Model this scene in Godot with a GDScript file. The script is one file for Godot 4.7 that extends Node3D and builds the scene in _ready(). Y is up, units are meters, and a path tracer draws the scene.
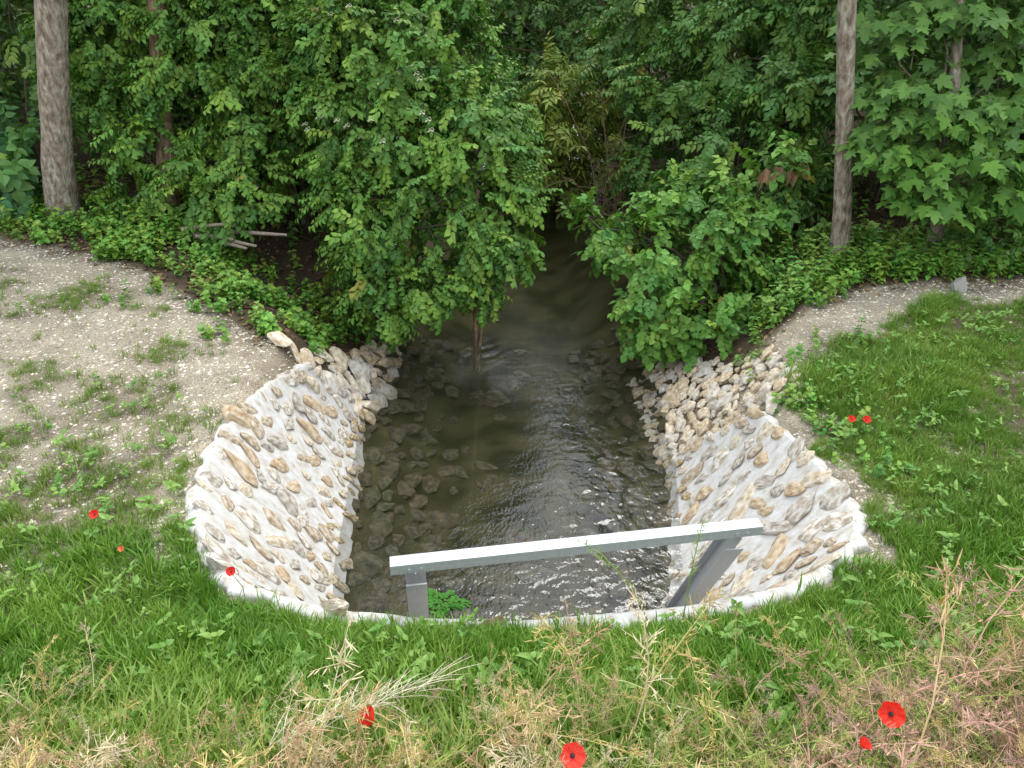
extends Node3D
# A stream leaving a wood runs between mortared stone wing walls towards a culvert under the bank the viewer stands on.

var rng := RandomNumberGenerator.new()
var used := {}
var noise := FastNoiseLite.new()
var noise_b := FastNoiseLite.new()

# ------------------------------------------------------------------ helpers
class Builder:
	var v := PackedVector3Array()
	var c := PackedColorArray()
	var i := PackedInt32Array()
	func tri(a: Vector3, b: Vector3, d: Vector3, col := Color.WHITE) -> void:
		var k := v.size()
		v.append(a); v.append(b); v.append(d)
		c.append(col); c.append(col); c.append(col)
		i.append(k); i.append(k + 1); i.append(k + 2)
	func quad(a: Vector3, b: Vector3, d: Vector3, e: Vector3, col := Color.WHITE) -> void:
		tri(a, b, d, col)
		tri(a, d, e, col)
	func point(p: Vector3, col := Color.WHITE) -> int:
		v.append(p); c.append(col)
		return v.size() - 1
	func face(a: int, b: int, d: int) -> void:
		i.append(a); i.append(b); i.append(d)
	# a tapered tube through points
	func tube(pts: Array, radii: Array, sides := 6, col := Color.WHITE) -> void:
		var k := v.size()
		var n := pts.size()
		var side := Vector3.RIGHT
		for a in n:
			var d: Vector3 = (pts[mini(a + 1, n - 1)] - pts[maxi(a - 1, 0)]).normalized()
			if absf(d.dot(side)) > 0.95:
				side = Vector3.FORWARD if absf(d.z) < 0.8 else Vector3.UP
			var x := (side - d * side.dot(d)).normalized()
			side = x
			var y := d.cross(x)
			for s in sides:
				var t := TAU * s / sides
				point(pts[a] + (x * cos(t) + y * sin(t)) * radii[a], col)
		for a in n - 1:
			for s in sides:
				var p := k + a * sides + s
				var q := k + a * sides + (s + 1) % sides
				face(p, p + sides, q)
				face(q, p + sides, q + sides)
		for s in range(1, sides - 1):
			face(k + (n - 1) * sides, k + (n - 1) * sides + s + 1, k + (n - 1) * sides + s)
	func mesh(smooth := false) -> ArrayMesh:
		var a := []
		a.resize(Mesh.ARRAY_MAX)
		a[Mesh.ARRAY_VERTEX] = v
		a[Mesh.ARRAY_COLOR] = c
		a[Mesh.ARRAY_INDEX] = i
		if smooth:
			var nn := PackedVector3Array()
			nn.resize(v.size())
			for f in range(0, i.size(), 3):
				var w := (v[i[f + 2]] - v[i[f]]).cross(v[i[f + 1]] - v[i[f]])
				nn[i[f]] += w; nn[i[f + 1]] += w; nn[i[f + 2]] += w
			for k in nn.size():
				nn[k] = nn[k].normalized() if nn[k].length() > 0 else Vector3.UP
			a[Mesh.ARRAY_NORMAL] = nn
		var m := ArrayMesh.new()
		m.add_surface_from_arrays(Mesh.PRIMITIVE_TRIANGLES, a)
		return m

func numbered(called: String) -> String:
	if not used.has(called):
		used[called] = 0
		return called
	used[called] += 1
	return "%s_%03d" % [called, used[called]]

func tag(o: Node, label: String, category := "", group := "", kind := "") -> Node:
	o.set_meta("label", label)
	if category: o.set_meta("category", category)
	if group: o.set_meta("group", group)
	if kind: o.set_meta("kind", kind)
	return o

func thing(called: String, label: String, category: String, at := Vector3.ZERO, group := "") -> Node3D:
	var o := Node3D.new()
	o.name = numbered(called)
	add_child(o)
	o.position = at
	tag(o, label, category, group)
	return o

func part(called: String, m: Mesh, mat: Material, parent: Node, t := Transform3D.IDENTITY) -> MeshInstance3D:
	var o := MeshInstance3D.new()
	o.name = numbered(called) if parent == self else called
	o.mesh = m
	o.material_override = mat
	o.transform = t
	parent.add_child(o, true)
	return o

func many(called: String, m: Mesh, mat: Material, parent: Node, where: Array, tint: Array) -> MultiMeshInstance3D:
	var mm := MultiMesh.new()
	mm.transform_format = MultiMesh.TRANSFORM_3D
	mm.use_colors = true
	mm.mesh = m
	mm.instance_count = where.size()
	for k in where.size():
		mm.set_instance_transform(k, where[k])
		mm.set_instance_color(k, tint[k])
	var o := MultiMeshInstance3D.new()
	o.name = numbered(called) if parent == self else called
	o.multimesh = mm
	o.material_override = mat
	parent.add_child(o, true)
	return o

func r(a: float, b: float) -> float: return rng.randf_range(a, b)
func rv() -> Vector3: return Vector3(r(-1, 1), r(-1, 1), r(-1, 1))
func unit() -> Vector3:
	var p := rv()
	while p.length() > 1.0 or p.length() < 0.05:
		p = rv()
	return p.normalized()
func lin(x: float, xs: Array, ys: Array) -> float:
	if x <= xs[0]: return ys[0]
	for k in range(1, xs.size()):
		if x <= xs[k]: return lerpf(ys[k - 1], ys[k], (x - xs[k - 1]) / (xs[k] - xs[k - 1]))
	return ys[-1]
func lc(red: float, green: float, blue: float) -> Color: return Color(red, green, blue).linear_to_srgb()
func frame(x_axis: Vector3, up: Vector3, s: float, at: Vector3) -> Transform3D:
	var x := x_axis.normalized()
	var z := x.cross(up)
	if z.length() < 0.01: z = x.cross(Vector3(0.3, 0.5, 0.8))
	z = z.normalized()
	return Transform3D(Basis(x * s, z.cross(x) * s, z * s), at)

# ------------------------------------------------------------------ materials
func grain(freq: float, stops: Array, cols: Array, seed_ := 1, size := 512, kind := FastNoiseLite.TYPE_SIMPLEX_SMOOTH, octaves := 5) -> NoiseTexture2D:
	var n := FastNoiseLite.new()
	n.noise_type = kind
	n.frequency = freq
	n.fractal_octaves = octaves
	n.seed = seed_
	var t := NoiseTexture2D.new()
	t.width = size; t.height = size
	t.seamless = true
	t.noise = n
	var g := Gradient.new()
	g.offsets = PackedFloat32Array(stops)
	g.colors = PackedColorArray(cols)
	t.color_ramp = g
	return t

func grey_noise(freq: float, seed_: int, size := 512, kind := FastNoiseLite.TYPE_SIMPLEX_SMOOTH, octaves := 5) -> NoiseTexture2D:
	return grain(freq, [0.0, 1.0], [Color.BLACK, Color.WHITE], seed_, size, kind, octaves)

func surf(col: Color, rough: float, tex: Texture2D = null, scale := Vector3.ONE, bump: Texture2D = null, bump_cm := 0.0, world := false) -> StandardMaterial3D:
	var m := StandardMaterial3D.new()
	m.albedo_color = col
	m.roughness = rough
	if tex or bump:
		m.uv1_triplanar = true
		m.uv1_world_triplanar = world
		m.uv1_scale = scale
	if tex: m.albedo_texture = tex
	if bump:
		m.heightmap_enabled = true
		m.heightmap_texture = bump
		m.heightmap_scale = bump_cm
	return m

func leafy(rough: float, through: Color, shine := 0.5) -> StandardMaterial3D:
	var m := StandardMaterial3D.new()
	m.vertex_color_use_as_albedo = true
	m.roughness = rough
	m.metallic_specular = shine
	m.backlight_enabled = true
	m.backlight = through
	m.cull_mode = BaseMaterial3D.CULL_DISABLED
	return m

# ------------------------------------------------------------------ terrain
const WATER_EDGE := [Vector2(-0.5, -27), Vector2(-0.6, -20), Vector2(-0.9, -16), Vector2(-1.1, -13), Vector2(-1.3, -11), Vector2(-1.45, -10), Vector2(-1.55, -8.7), Vector2(-1.57, -7.2), Vector2(-1.46, -5.7), Vector2(-1.38, -4.7), Vector2(-1.3, -4.2), Vector2(-1.1, -3.75), Vector2(-0.7, -3.5), Vector2(0, -3.42), Vector2(0.7, -3.47), Vector2(1.05, -3.7), Vector2(1.25, -4.2), Vector2(1.35, -4.85), Vector2(1.48, -5.7), Vector2(1.57, -6.55), Vector2(1.58, -7.5), Vector2(1.6, -8.4), Vector2(1.7, -10), Vector2(1.75, -13), Vector2(1.9, -16), Vector2(2.3, -20), Vector2(3.0, -27)]
const RIM := [Vector2(-2.2, -27), Vector2(-2.6, -16), Vector2(-3.2, -12), Vector2(-3.6, -9.5), Vector2(-3.3, -7.9), Vector2(-2.5, -7.0), Vector2(-1.97, -6.3), Vector2(-2.05, -5.7), Vector2(-2.1, -4.85), Vector2(-2.0, -4.05), Vector2(-1.74, -3.54), Vector2(-1.44, -3.25), Vector2(-0.97, -3.07), Vector2(-0.58, -2.98), Vector2(0, -2.96), Vector2(0.57, -3.03), Vector2(0.95, -3.08), Vector2(1.6, -3.27), Vector2(2.0, -3.6), Vector2(2.12, -3.95), Vector2(2.08, -4.4), Vector2(2.03, -5.0), Vector2(2.12, -5.6), Vector2(2.55, -6.3), Vector2(2.9, -7), Vector2(3.1, -8.2), Vector2(3.3, -10), Vector2(3.3, -13), Vector2(3.4, -16), Vector2(4.2, -27)]
const GX0 := -11.0
const GZ0 := -26.0
const GD := 0.1
const GNX := 221
const GNZ := 281
var heights := PackedFloat32Array()
var rims := PackedFloat32Array()     # distance outside the rim (negative inside)
var waters := PackedFloat32Array()   # distance outside the water's edge

func away(p: Vector2, line: Array) -> float:
	var best := 1e9
	var inside := false
	var n := line.size()
	for k in n:
		var a: Vector2 = line[k]
		var b: Vector2 = line[(k + 1) % n]
		var ab := b - a
		var t := clampf((p - a).dot(ab) / ab.length_squared(), 0.0, 1.0)
		best = minf(best, (a + ab * t - p).length_squared())
		if (a.y > p.y) != (b.y > p.y) and p.x < (b.x - a.x) * (p.y - a.y) / (b.y - a.y) + a.x:
			inside = not inside
	return -sqrt(best) if inside else sqrt(best)

func upland(x: float, z: float) -> float:
	var start := -3.05 - 0.45 * smoothstep(1.4, 3.2, absf(x))
	var up := clampf(z - start, 0.0, 3.1)
	var h := 1.0 + 0.43 * up * up / (up + 0.12)
	h += 0.06 * maxf(0.0, -5.0 - z) * (1.0 if z > -12.0 else 7.0 / (-5.0 - z))
	h += 0.16 * smoothstep(-2.6, -4.6, x) * smoothstep(-3.8, -5.2, z)
	h += 0.1 * smoothstep(2.4, 4.5, x) * smoothstep(-3.8, -5.2, z)
	return h + 0.05 * noise.get_noise_2d(x * 0.9, z * 0.9) + 0.012 * noise.get_noise_2d(x * 7, z * 7)

func compute_heights() -> void:
	heights.resize(GNX * GNZ); rims.resize(GNX * GNZ); waters.resize(GNX * GNZ)
	for j in GNZ:
		var z := GZ0 + j * GD
		for i in GNX:
			var x := GX0 + i * GD
			var k := j * GNX + i
			var h := upland(x, z)
			var dr := 9.0
			var dw := 9.0
			if absf(x) < 5.0 and z < -2.2:
				dr = away(Vector2(x, z), RIM)
				dw = away(Vector2(x, z), WATER_EDGE)
				if dw < 0.0:
					h = -0.06 - minf(-dw * 0.6, 0.5) + 0.03 * noise.get_noise_2d(x * 4, z * 4)
				elif dr < 0.08:
					var t := minf(1.0, dw / (dw - dr))
					var wall := smoothstep(-7.2, -6.4, z) if x < 0.0 else smoothstep(-6.4, -5.4, z)
					h = lerpf(-0.06, h, t) - wall * 0.26 * smoothstep(-0.075, 0.03, -dr) + (1.0 - wall) * 0.06 * noise.get_noise_2d(x * 3, z * 3)
			heights[k] = h; rims[k] = dr; waters[k] = dw

func look(grid: PackedFloat32Array, x: float, z: float) -> float:
	var fx := clampf((x - GX0) / GD, 0.0, GNX - 1.001)
	var fz := clampf((z - GZ0) / GD, 0.0, GNZ - 1.001)
	var i := int(fx)
	var j := int(fz)
	fx -= i; fz -= j
	var k := j * GNX + i
	return lerpf(lerpf(grid[k], grid[k + 1], fx), lerpf(grid[k + GNX], grid[k + GNX + 1], fx), fz)

func hgt(x: float, z: float) -> float: return look(heights, x, z)
func on(x: float, z: float, up := 0.0) -> Vector3: return Vector3(x, hgt(x, z) + up, z)

# where the gravel ends and the wood begins, and where the right lawn ends
func wood_line(x: float) -> float:
	return lin(x, [-7.0, -5.7, -4.0, -3.0, -2.3, 2.2, 2.7, 3.4, 4.4, 6.5], [-8.6, -8.3, -7.7, -6.95, -6.3, -6.5, -6.9, -7.2, -7.3, -7.4])
func lawn_line(x: float) -> float:
	return lin(x, [2.1, 2.6, 3.2, 4.0, 6.0], [-5.4, -5.95, -6.45, -6.85, -7.05])

func lawn(x: float, z: float) -> float:
	var n := noise.get_noise_2d(x * 2.3, z * 2.3)
	var fine := noise_b.get_noise_2d(x * 3.0, z * 3.0)
	if x < -1.9 and z < -3.0:
		var d := smoothstep(-4.9, -3.5, z + 0.7 * n + 0.12 * (x + 4.0))
		var patch := 0.5 * smoothstep(-0.05, 0.45, n + 0.7 * exp(-((x + 3.0) * (x + 3.0) + (z + 4.6) * (z + 4.6)) * 0.9))
		if z < wood_line(x) + 0.3: return 0.0
		return clampf(maxf(d, patch) * (0.75 + 0.9 * fine), 0.0, 1.0)
	if x > 1.9 and z < -3.0:
		var l := smoothstep(-0.12, 0.25, z - lawn_line(x) + 0.25 * n)
		return clampf(l * (1.0 - 0.5 * smoothstep(0.2, 0.6, fine)), 0.0, 1.0)
	return clampf(0.9 + 0.4 * fine, 0.5, 1.0) if z > -3.6 else 0.0

func build_ground() -> void:
	var b := Builder.new()
	var gravel := Color(0.57, 0.50, 0.375)
	var soil := Color(0.15, 0.115, 0.08)
	var litter := Color(0.11, 0.085, 0.055)
	for j in GNZ:
		for i in GNX:
			var k := j * GNX + i
			var x := GX0 + i * GD
			var z := GZ0 + j * GD
			var n := noise.get_noise_2d(x * 3.1, z * 3.1)
			var f := noise_b.get_noise_2d(x * 6.0, z * 6.0)
			var wood := smoothstep(0.25, -0.25, z - wood_line(x) + 0.35 * n)
			var col := gravel.lerp(soil, clampf(0.05 + 0.45 * f + 0.45 * n, 0.0, 0.6))
			col = col.lerp(soil, clampf(lawn(x, z) * 1.1, 0.0, 0.9))
			if rims[k] < 0.6: col = col.lerp(gravel.lerp(soil, clampf(0.25 + 0.6 * f, 0.0, 0.6)), 1.0 - smoothstep(0.2, 0.55, rims[k]))
			col = col.lerp(litter, wood)
			if waters[k] < 0.02: col = Color(0.13, 0.115, 0.058).lerp(Color(0.04, 0.038, 0.018), clampf(0.5 + 1.4 * n, 0.0, 1.0))
			b.point(Vector3(x, heights[k], z), col)
	for j in GNZ - 1:
		for i in GNX - 1:
			var k := j * GNX + i
			b.face(k, k + 1, k + GNX)
			b.face(k + 1, k + GNX + 1, k + GNX)
	# the land goes on beyond the modelled patch
	var ring := []
	for i in GNX: ring.append(i)
	for j in range(1, GNZ): ring.append(j * GNX + GNX - 1)
	for i in range(GNX - 2, -1, -1): ring.append((GNZ - 1) * GNX + i)
	for j in range(GNZ - 2, 0, -1): ring.append(j * GNX)
	var first := b.v.size()
	for k in ring:
		var p: Vector3 = b.v[k]
		var d := Vector3(p.x, 0, p.z + 12.0).normalized()
		b.point(Vector3(p.x, 1.2, p.z) + d * 260.0, soil)
	for q in ring.size():
		var q2 := (q + 1) % ring.size()
		b.face(ring[q], first + q, ring[q2])
		b.face(ring[q2], first + q, first + q2)
	var m := surf(Color.WHITE, 0.95, grain(0.05, [0.25, 0.5, 0.75], [lc(0.45, 0.43, 0.4), lc(0.85, 0.83, 0.8), Color.WHITE], 3, 1024), Vector3(1.1, 1.1, 1.1), grey_noise(0.08, 4, 1024), 2.0, true)
	m.vertex_color_use_as_albedo = true
	m.metallic_specular = 0.2
	tag(part("ground", b.mesh(true), m, self), "banks of pale gravel and brown earth on both sides of the stream", "ground", "", "structure")

# ------------------------------------------------------------------ stones
var rocks := []
func make_rocks() -> void:
	for s in 8:
		var verts := []
		var faces := []
		var g := (1.0 + sqrt(5.0)) / 2.0
		for p in [[-1, g, 0], [1, g, 0], [-1, -g, 0], [1, -g, 0], [0, -1, g], [0, 1, g], [0, -1, -g], [0, 1, -g], [g, 0, -1], [g, 0, 1], [-g, 0, -1], [-g, 0, 1]]:
			verts.append(Vector3(p[0], p[1], p[2]).normalized())
		faces = [[0, 11, 5], [0, 5, 1], [0, 1, 7], [0, 7, 10], [0, 10, 11], [1, 5, 9], [5, 11, 4], [11, 10, 2], [10, 7, 6], [7, 1, 8], [3, 9, 4], [3, 4, 2], [3, 2, 6], [3, 6, 8], [3, 8, 9], [4, 9, 5], [2, 4, 11], [6, 2, 10], [8, 6, 7], [9, 8, 1]]
		for round_ in 2:
			var mid := {}
			var next := []
			for f in faces:
				var m := []
				for e in 3:
					var a: int = f[e]
					var c: int = f[(e + 1) % 3]
					var key := mini(a, c) * 1000 + maxi(a, c)
					if not mid.has(key):
						mid[key] = verts.size()
						verts.append(((verts[a] + verts[c]) * 0.5).normalized())
					m.append(mid[key])
				next += [[f[0], m[0], m[2]], [f[1], m[1], m[0]], [f[2], m[2], m[1]], [m[0], m[1], m[2]]]
			faces = next
		var cuts := []
		for k in 12: cuts.append([unit(), r(0.5, 0.8)])
		var b := Builder.new()
		for p in verts:
			var q: Vector3 = p * (1.0 + 0.22 * noise.get_noise_3d(p.x * 2.2 + s * 9, p.y * 2.2, p.z * 2.2))
			for cut in cuts:
				var over: float = q.dot(cut[0]) - cut[1]
				if over > 0: q -= cut[0] * over * 0.97
			q *= 1.0 + 0.07 * noise.get_noise_3d(p.x * 7 + s * 5, p.y * 7, p.z * 7)
			b.point(q)
		for f in faces: b.face(f[0], f[2], f[1])
		rocks.append(b.mesh(false))

func rock_mats(sets: Array, bump: Texture2D) -> Array:
	var out := []
	var k := 0
	for s in sets:
		k += 1
		out.append(surf(Color.WHITE, 0.85, grain(0.012, [0.2, 0.42, 0.58, 0.8], s, 20 + k, 256), Vector3(0.55, 0.55, 0.55), bump, 0.5))
	return out

# The masonry as pairs: foot at the water, top at the rim
const WALL := [[-1.56, -7.0, -1.86, -6.35], [-1.51, -6.3, -2.02, -5.75], [-1.44, -5.5, -2.11, -5.15], [-1.38, -4.7, -2.1, -4.5], [-1.3, -4.2, -2.0, -4.0], [-1.15, -3.8, -1.76, -3.54], [-0.95, -3.58, -1.46, -3.25], [-0.6, -3.47, -0.99, -3.07], [-0.3, -3.43, -0.5, -2.99], [0.0, -3.42, 0.0, -2.97], [0.35, -3.43, 0.57, -3.03], [0.7, -3.48, 0.98, -3.09], [1.0, -3.65, 1.6, -3.28], [1.15, -3.9, 2.0, -3.6], [1.25, -4.25, 2.13, -3.95], [1.35, -4.85, 2.1, -4.4], [1.45, -5.5, 2.04, -4.95], [1.53, -6.1, 1.98, -5.4]]
func wall_at(s: float, t: float) -> Vector3:
	s = clampf(s, 0.0, WALL.size() - 1.001)
	var k := int(s)
	var f := s - k
	var a: Array = WALL[k]
	var b: Array = WALL[k + 1]
	var z_: Array = WALL[maxi(k - 1, 0)]
	var c: Array = WALL[mini(k + 2, WALL.size() - 1)]
	var q := []
	for e in 4: q.append(cubic_interpolate(a[e], b[e], z_[e], c[e], f))
	var foot := Vector3(q[0], 0, q[1])
	var top := Vector3(q[2], lin(s, [0.0, 1.0, 2.0, 15.0, 17.0], [0.84, 0.96, 1.02, 1.02, 0.88]), q[3])
	var p := foot.lerp(top, t)
	return p
func wall_normal(s: float, t: float) -> Vector3:
	var e := 0.05
	var n := (wall_at(s + e, t) - wall_at(s - e, t)).cross(wall_at(s, t + e) - wall_at(s, t - e)).normalized()
	return n if n.y > 0 else -n

func build_wall() -> void:
	var w := thing("retaining_wall", "curved wing walls of tan field stones set in white mortar around the stream", "wall", Vector3.ZERO)
	var b := Builder.new()
	var ns := 17 * 10
	var nt := 24
	for j in nt + 6:
		for i in ns + 1:
			var s := 17.0 * i / ns
			var t := -0.4 + 1.4 * minf(j, nt) / nt
			var n := wall_normal(s, clampf(t, 0, 0.9))
			var p := wall_at(s, t)
			var lump := 0.010 * noise.get_noise_3d(p.x * 5, p.y * 4, p.z * 5) + 0.004 * noise_b.get_noise_3d(p.x * 22, p.y * 22, p.z * 22)
			if j > nt:
				var flat := Vector3(n.x, 0, n.z).normalized()
				var k := j - nt
				var wide := 0.09 + 0.09 * noise.get_noise_2d(s * 5.0, 3.0)
				p += -flat * wide * [0, 0.15, 0.45, 0.8, 1.0, 1.05][k] + Vector3.UP * [0, 0.003, 0.006, -0.004, -0.025, -0.15][k]
				p += Vector3.UP * 2.4 * lump
			else:
				p += n * lump
			b.point(p)
	for j in nt + 5:
		for i in ns:
			var k := j * (ns + 1) + i
			b.face(k, k + ns + 1, k + 1)
			b.face(k + 1, k + ns + 1, k + ns + 2)
	var mortar := surf(Color.WHITE, 0.9, grain(0.014, [0.15, 0.4, 0.55, 0.8], [lc(0.34, 0.295, 0.23), lc(0.47, 0.44, 0.395), lc(0.50, 0.49, 0.465), lc(0.56, 0.555, 0.545)], 11, 1024), Vector3(0.8, 0.55, 0.8), grey_noise(0.05, 12, 1024), 0.4, true)
	part("mortar", b.mesh(true), mortar, w)
	var bump := grey_noise(0.05, 13, 256)
	var mats := rock_mats([
		[lc(0.20, 0.14, 0.08), lc(0.34, 0.26, 0.17), lc(0.42, 0.34, 0.24), lc(0.54, 0.49, 0.41)],
		[lc(0.26, 0.17, 0.09), lc(0.40, 0.29, 0.17), lc(0.45, 0.35, 0.23), lc(0.54, 0.48, 0.38)],
		[lc(0.18, 0.145, 0.10), lc(0.31, 0.26, 0.20), lc(0.40, 0.36, 0.30), lc(0.55, 0.53, 0.49)],
		[lc(0.30, 0.22, 0.13), lc(0.45, 0.36, 0.25), lc(0.53, 0.47, 0.36), lc(0.60, 0.56, 0.49)],
		[lc(0.24, 0.20, 0.15), lc(0.37, 0.31, 0.23), lc(0.52, 0.46, 0.38), lc(0.70, 0.68, 0.65)]], bump)
	var foots := rock_mats([
		[lc(0.14, 0.09, 0.04), lc(0.30, 0.21, 0.10), lc(0.42, 0.32, 0.17), lc(0.52, 0.45, 0.32)],
		[lc(0.18, 0.13, 0.07), lc(0.33, 0.26, 0.16), lc(0.44, 0.37, 0.26), lc(0.58, 0.54, 0.46)]], bump)
	var placed := []
	var tries := 0
	while placed.size() < 298 and tries < 30000:
		tries += 1
		var foot := tries < 700         # the packed yellowish course at the water
		var s := r(0.05, 16.95)
		if s > 6.2 and s < 11.8 and (foot or r(0, 1) < 0.93): continue
		var t := r(-0.1, 0.1) if foot else r(0.08, 1.0)
		if foot and placed.size() > 72: continue
		var low := 1.0 - smoothstep(0.1, 0.5, t)
		var size := r(0.05, 0.085) if foot else r(0.062, 0.128) * lerpf(1.0, 0.88, low)
		var p := wall_at(s, t)
		var ok := true
		for q in placed:
			if p.distance_to(q[0]) < (size + q[1]) * lerpf(0.84, 0.74, low): ok = false; break
		if not ok: continue
		placed.append([p, size])
		var n := wall_normal(s, t)
		var upslope := (wall_at(s, t + 0.05) - wall_at(s, t)).normalized()
		var along := upslope.rotated(n, r(-0.7, 0.9))
		var bas := Basis(along * size * r(1.15, 1.7), n * size * r(0.26, 0.36), along.cross(n) * size * r(0.75, 0.95))
		var sunk := r(-0.04, 0.04) * size
		if foot: sunk = r(-0.2, 0.15) * size
		if t > 0.93: sunk = size * r(0.02, 0.15)
		part("stone", rocks[rng.randi() % 8], foots[rng.randi() % 2] if foot else mats[rng.randi() % 5], w, Transform3D(bas * Basis(Vector3.UP, r(-0.4, 0.4)), p - n * sunk))

func build_riprap() -> void:
	var bump := grey_noise(0.05, 33, 256)
	var mats := rock_mats([
		[lc(0.30, 0.24, 0.16), lc(0.48, 0.42, 0.33), lc(0.52, 0.47, 0.38), lc(0.60, 0.56, 0.49)],
		[lc(0.36, 0.26, 0.14), lc(0.50, 0.40, 0.26), lc(0.60, 0.52, 0.40), lc(0.66, 0.62, 0.54)],
		[lc(0.26, 0.22, 0.17), lc(0.42, 0.37, 0.30), lc(0.50, 0.46, 0.39), lc(0.58, 0.55, 0.50)],
		[lc(0.28, 0.19, 0.10), lc(0.42, 0.31, 0.18), lc(0.52, 0.42, 0.28), lc(0.60, 0.54, 0.44)]], bump)
	for side in [-1, 1]:
		var o := thing("rubble_bank", "heap of large pale loose boulders at the end of the left wall" if side < 0 else "spread of small loose cream stones where the right wall meets the soil", "stone bank")
		var placed := []
		var tries := 0
		var want := 95 if side < 0 else 200
		while placed.size() < want and tries < 6000:
			tries += 1
			var z: float = r(-8.7, -6.1) if side < 0 else r(-7.9, -5.3)
			var x: float = r(-2.35, -1.4) if side < 0 else r(1.4, 2.55)
			var edge_x: float = lin(z, [-8.7, -7.7, -6.9, -6.1], [-1.66, -1.85, -2.12, -2.14]) if side < 0 else lin(z, [-7.9, -7.2, -6.3, -5.3], [1.75, 2.15, 2.45, 2.3])
			if absf(x) > absf(edge_x): continue
			if side < 0 and x > -1.5 and z > -7.2: continue
			# the mortared part is not covered
			if side < 0 and z > -6.75 + 0.75 * (absf(x) - 1.5): continue
			if side > 0 and z > -6.0 + 0.9 * (absf(x) - 1.5): continue
			var size: float = r(0.07, 0.17) if side < 0 else r(0.045, 0.11)
			var p := on(x, z)
			var ok := true
			for q in placed:
				if p.distance_to(q[0]) < (size + q[1]) * 0.66: ok = false; break
			if not ok: continue
			placed.append([p, size])
			var e := 0.1
			var n := Vector3(hgt(x - e, z) - hgt(x + e, z), 2 * e, hgt(x, z - e) - hgt(x, z + e)).normalized()
			var tr := frame(n.cross(unit()), n, size, p + n * size * 0.25)
			tr.basis = tr.basis * Basis.from_scale(Vector3(r(1.0, 1.5), r(0.4, 0.62), r(0.75, 1.1)))
			part("stone", rocks[rng.randi() % 8], mats[rng.randi() % 4], o, tr)

func build_bed() -> void:
	var b := thing("streambed", "brown silty streambed strewn with stones under the clear water", "streambed")
	b.set_meta("kind", "structure")
	var bump := grey_noise(0.05, 43, 256)
	var mats := rock_mats([
		[lc(0.016, 0.012, 0.006), lc(0.04, 0.029, 0.014), lc(0.065, 0.048, 0.025), lc(0.10, 0.078, 0.045)],
		[lc(0.022, 0.016, 0.008), lc(0.052, 0.037, 0.018), lc(0.08, 0.056, 0.029), lc(0.12, 0.09, 0.05)],
		[lc(0.016, 0.016, 0.006), lc(0.042, 0.037, 0.016), lc(0.07, 0.06, 0.03), lc(0.12, 0.10, 0.06)]], bump)
	var placed := []
	var tries := 0
	while placed.size() < 295 and tries < 9000:
		tries += 1
		var z := r(-9.5, -3.6)
		var x := r(-1.6, 1.65)
		var d := look(waters, x, z)
		if d > 0.03: continue
		var middle := smoothstep(0.3, 0.8, -d)
		if r(0, 1) < middle * 0.985 or z < -8.6 and r(0, 1) < 0.5 or x > 0 and r(0, 1) < 0.4: continue
		var size := r(0.08, 0.19)
		var p := on(x, z)
		var ok := true
		for q in placed:
			if p.distance_to(q[0]) < (size + q[1]) * 0.66: ok = false; break
		if not ok: continue
		placed.append([p, size])
		var tr := frame(Vector3(r(-1, 1), 0, r(-1, 1)), Vector3.UP, size, p - Vector3.UP * size * 0.12)
		tr.basis = tr.basis * Basis.from_scale(Vector3(r(1.0, 1.5), r(0.3, 0.45), r(0.8, 1.1)))
		part("stone", rocks[rng.randi() % 8], mats[rng.randi() % 3], b, tr)

func build_water() -> void:
	var b := Builder.new()
	var dx := 0.014
	var nx := 250
	var nz := 480
	for j in nz + 1:
		var z := -3.2 - j * 0.0145 - 0.00065 * pow(maxf(0, j - 330), 2.0)
		for i in nx + 1:
			var x := -1.75 + i * dx * (1.0 + maxf(0, j - 330) * 0.0025)
			# quick water right of the middle, a wake at the drowned sapling
			var bend := 0.5 * noise.get_noise_2d(x * 0.8, z * 0.5)
			var riffle := 0.13 + 0.48 * smoothstep(-9.2, -6.2, z) * smoothstep(-0.35, 0.6, x + bend + 0.1 * (z + 6.0)) * (0.65 + 0.8 * noise_b.get_noise_2d(x * 1.1, z * 0.8)) + 0.7 * exp(-((x + 0.3) * (x + 0.3) + (z + 8.35) * (z + 8.35)) * 12.0)
			var y := 0.013 * noise.get_noise_2d(x * 5.0 + 3.0 * bend, z * 8.0 + x * 3.0) + 0.0075 * noise_b.get_noise_2d(x * 16.0, z * 24.0 + x * 6.0)
			b.point(Vector3(x, y * maxf(riffle, 0.12), z))
	for j in nz:
		for i in nx:
			var k := j * (nx + 1) + i
			b.face(k, k + nx + 1, k + 1)
			b.face(k + 1, k + nx + 1, k + nx + 2)
	var m := StandardMaterial3D.new()
	m.transparency = BaseMaterial3D.TRANSPARENCY_ALPHA
	m.albedo_color = Color(lc(0.03, 0.032, 0.015), 0.2)
	m.roughness = 0.03
	m.metallic_specular = 0.5
	m.uv1_triplanar = true
	m.uv1_world_triplanar = true
	m.uv1_scale = Vector3(0.9, 0.9, 0.6)
	m.heightmap_enabled = true
	m.heightmap_texture = grey_noise(0.03, 51, 1024, FastNoiseLite.TYPE_SIMPLEX_SMOOTH, 3)
	m.heightmap_scale = 0.2
	tag(part("water", b.mesh(true), m, self), "shallow clear stream with rippling olive brown water", "water", "", "structure")

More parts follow.
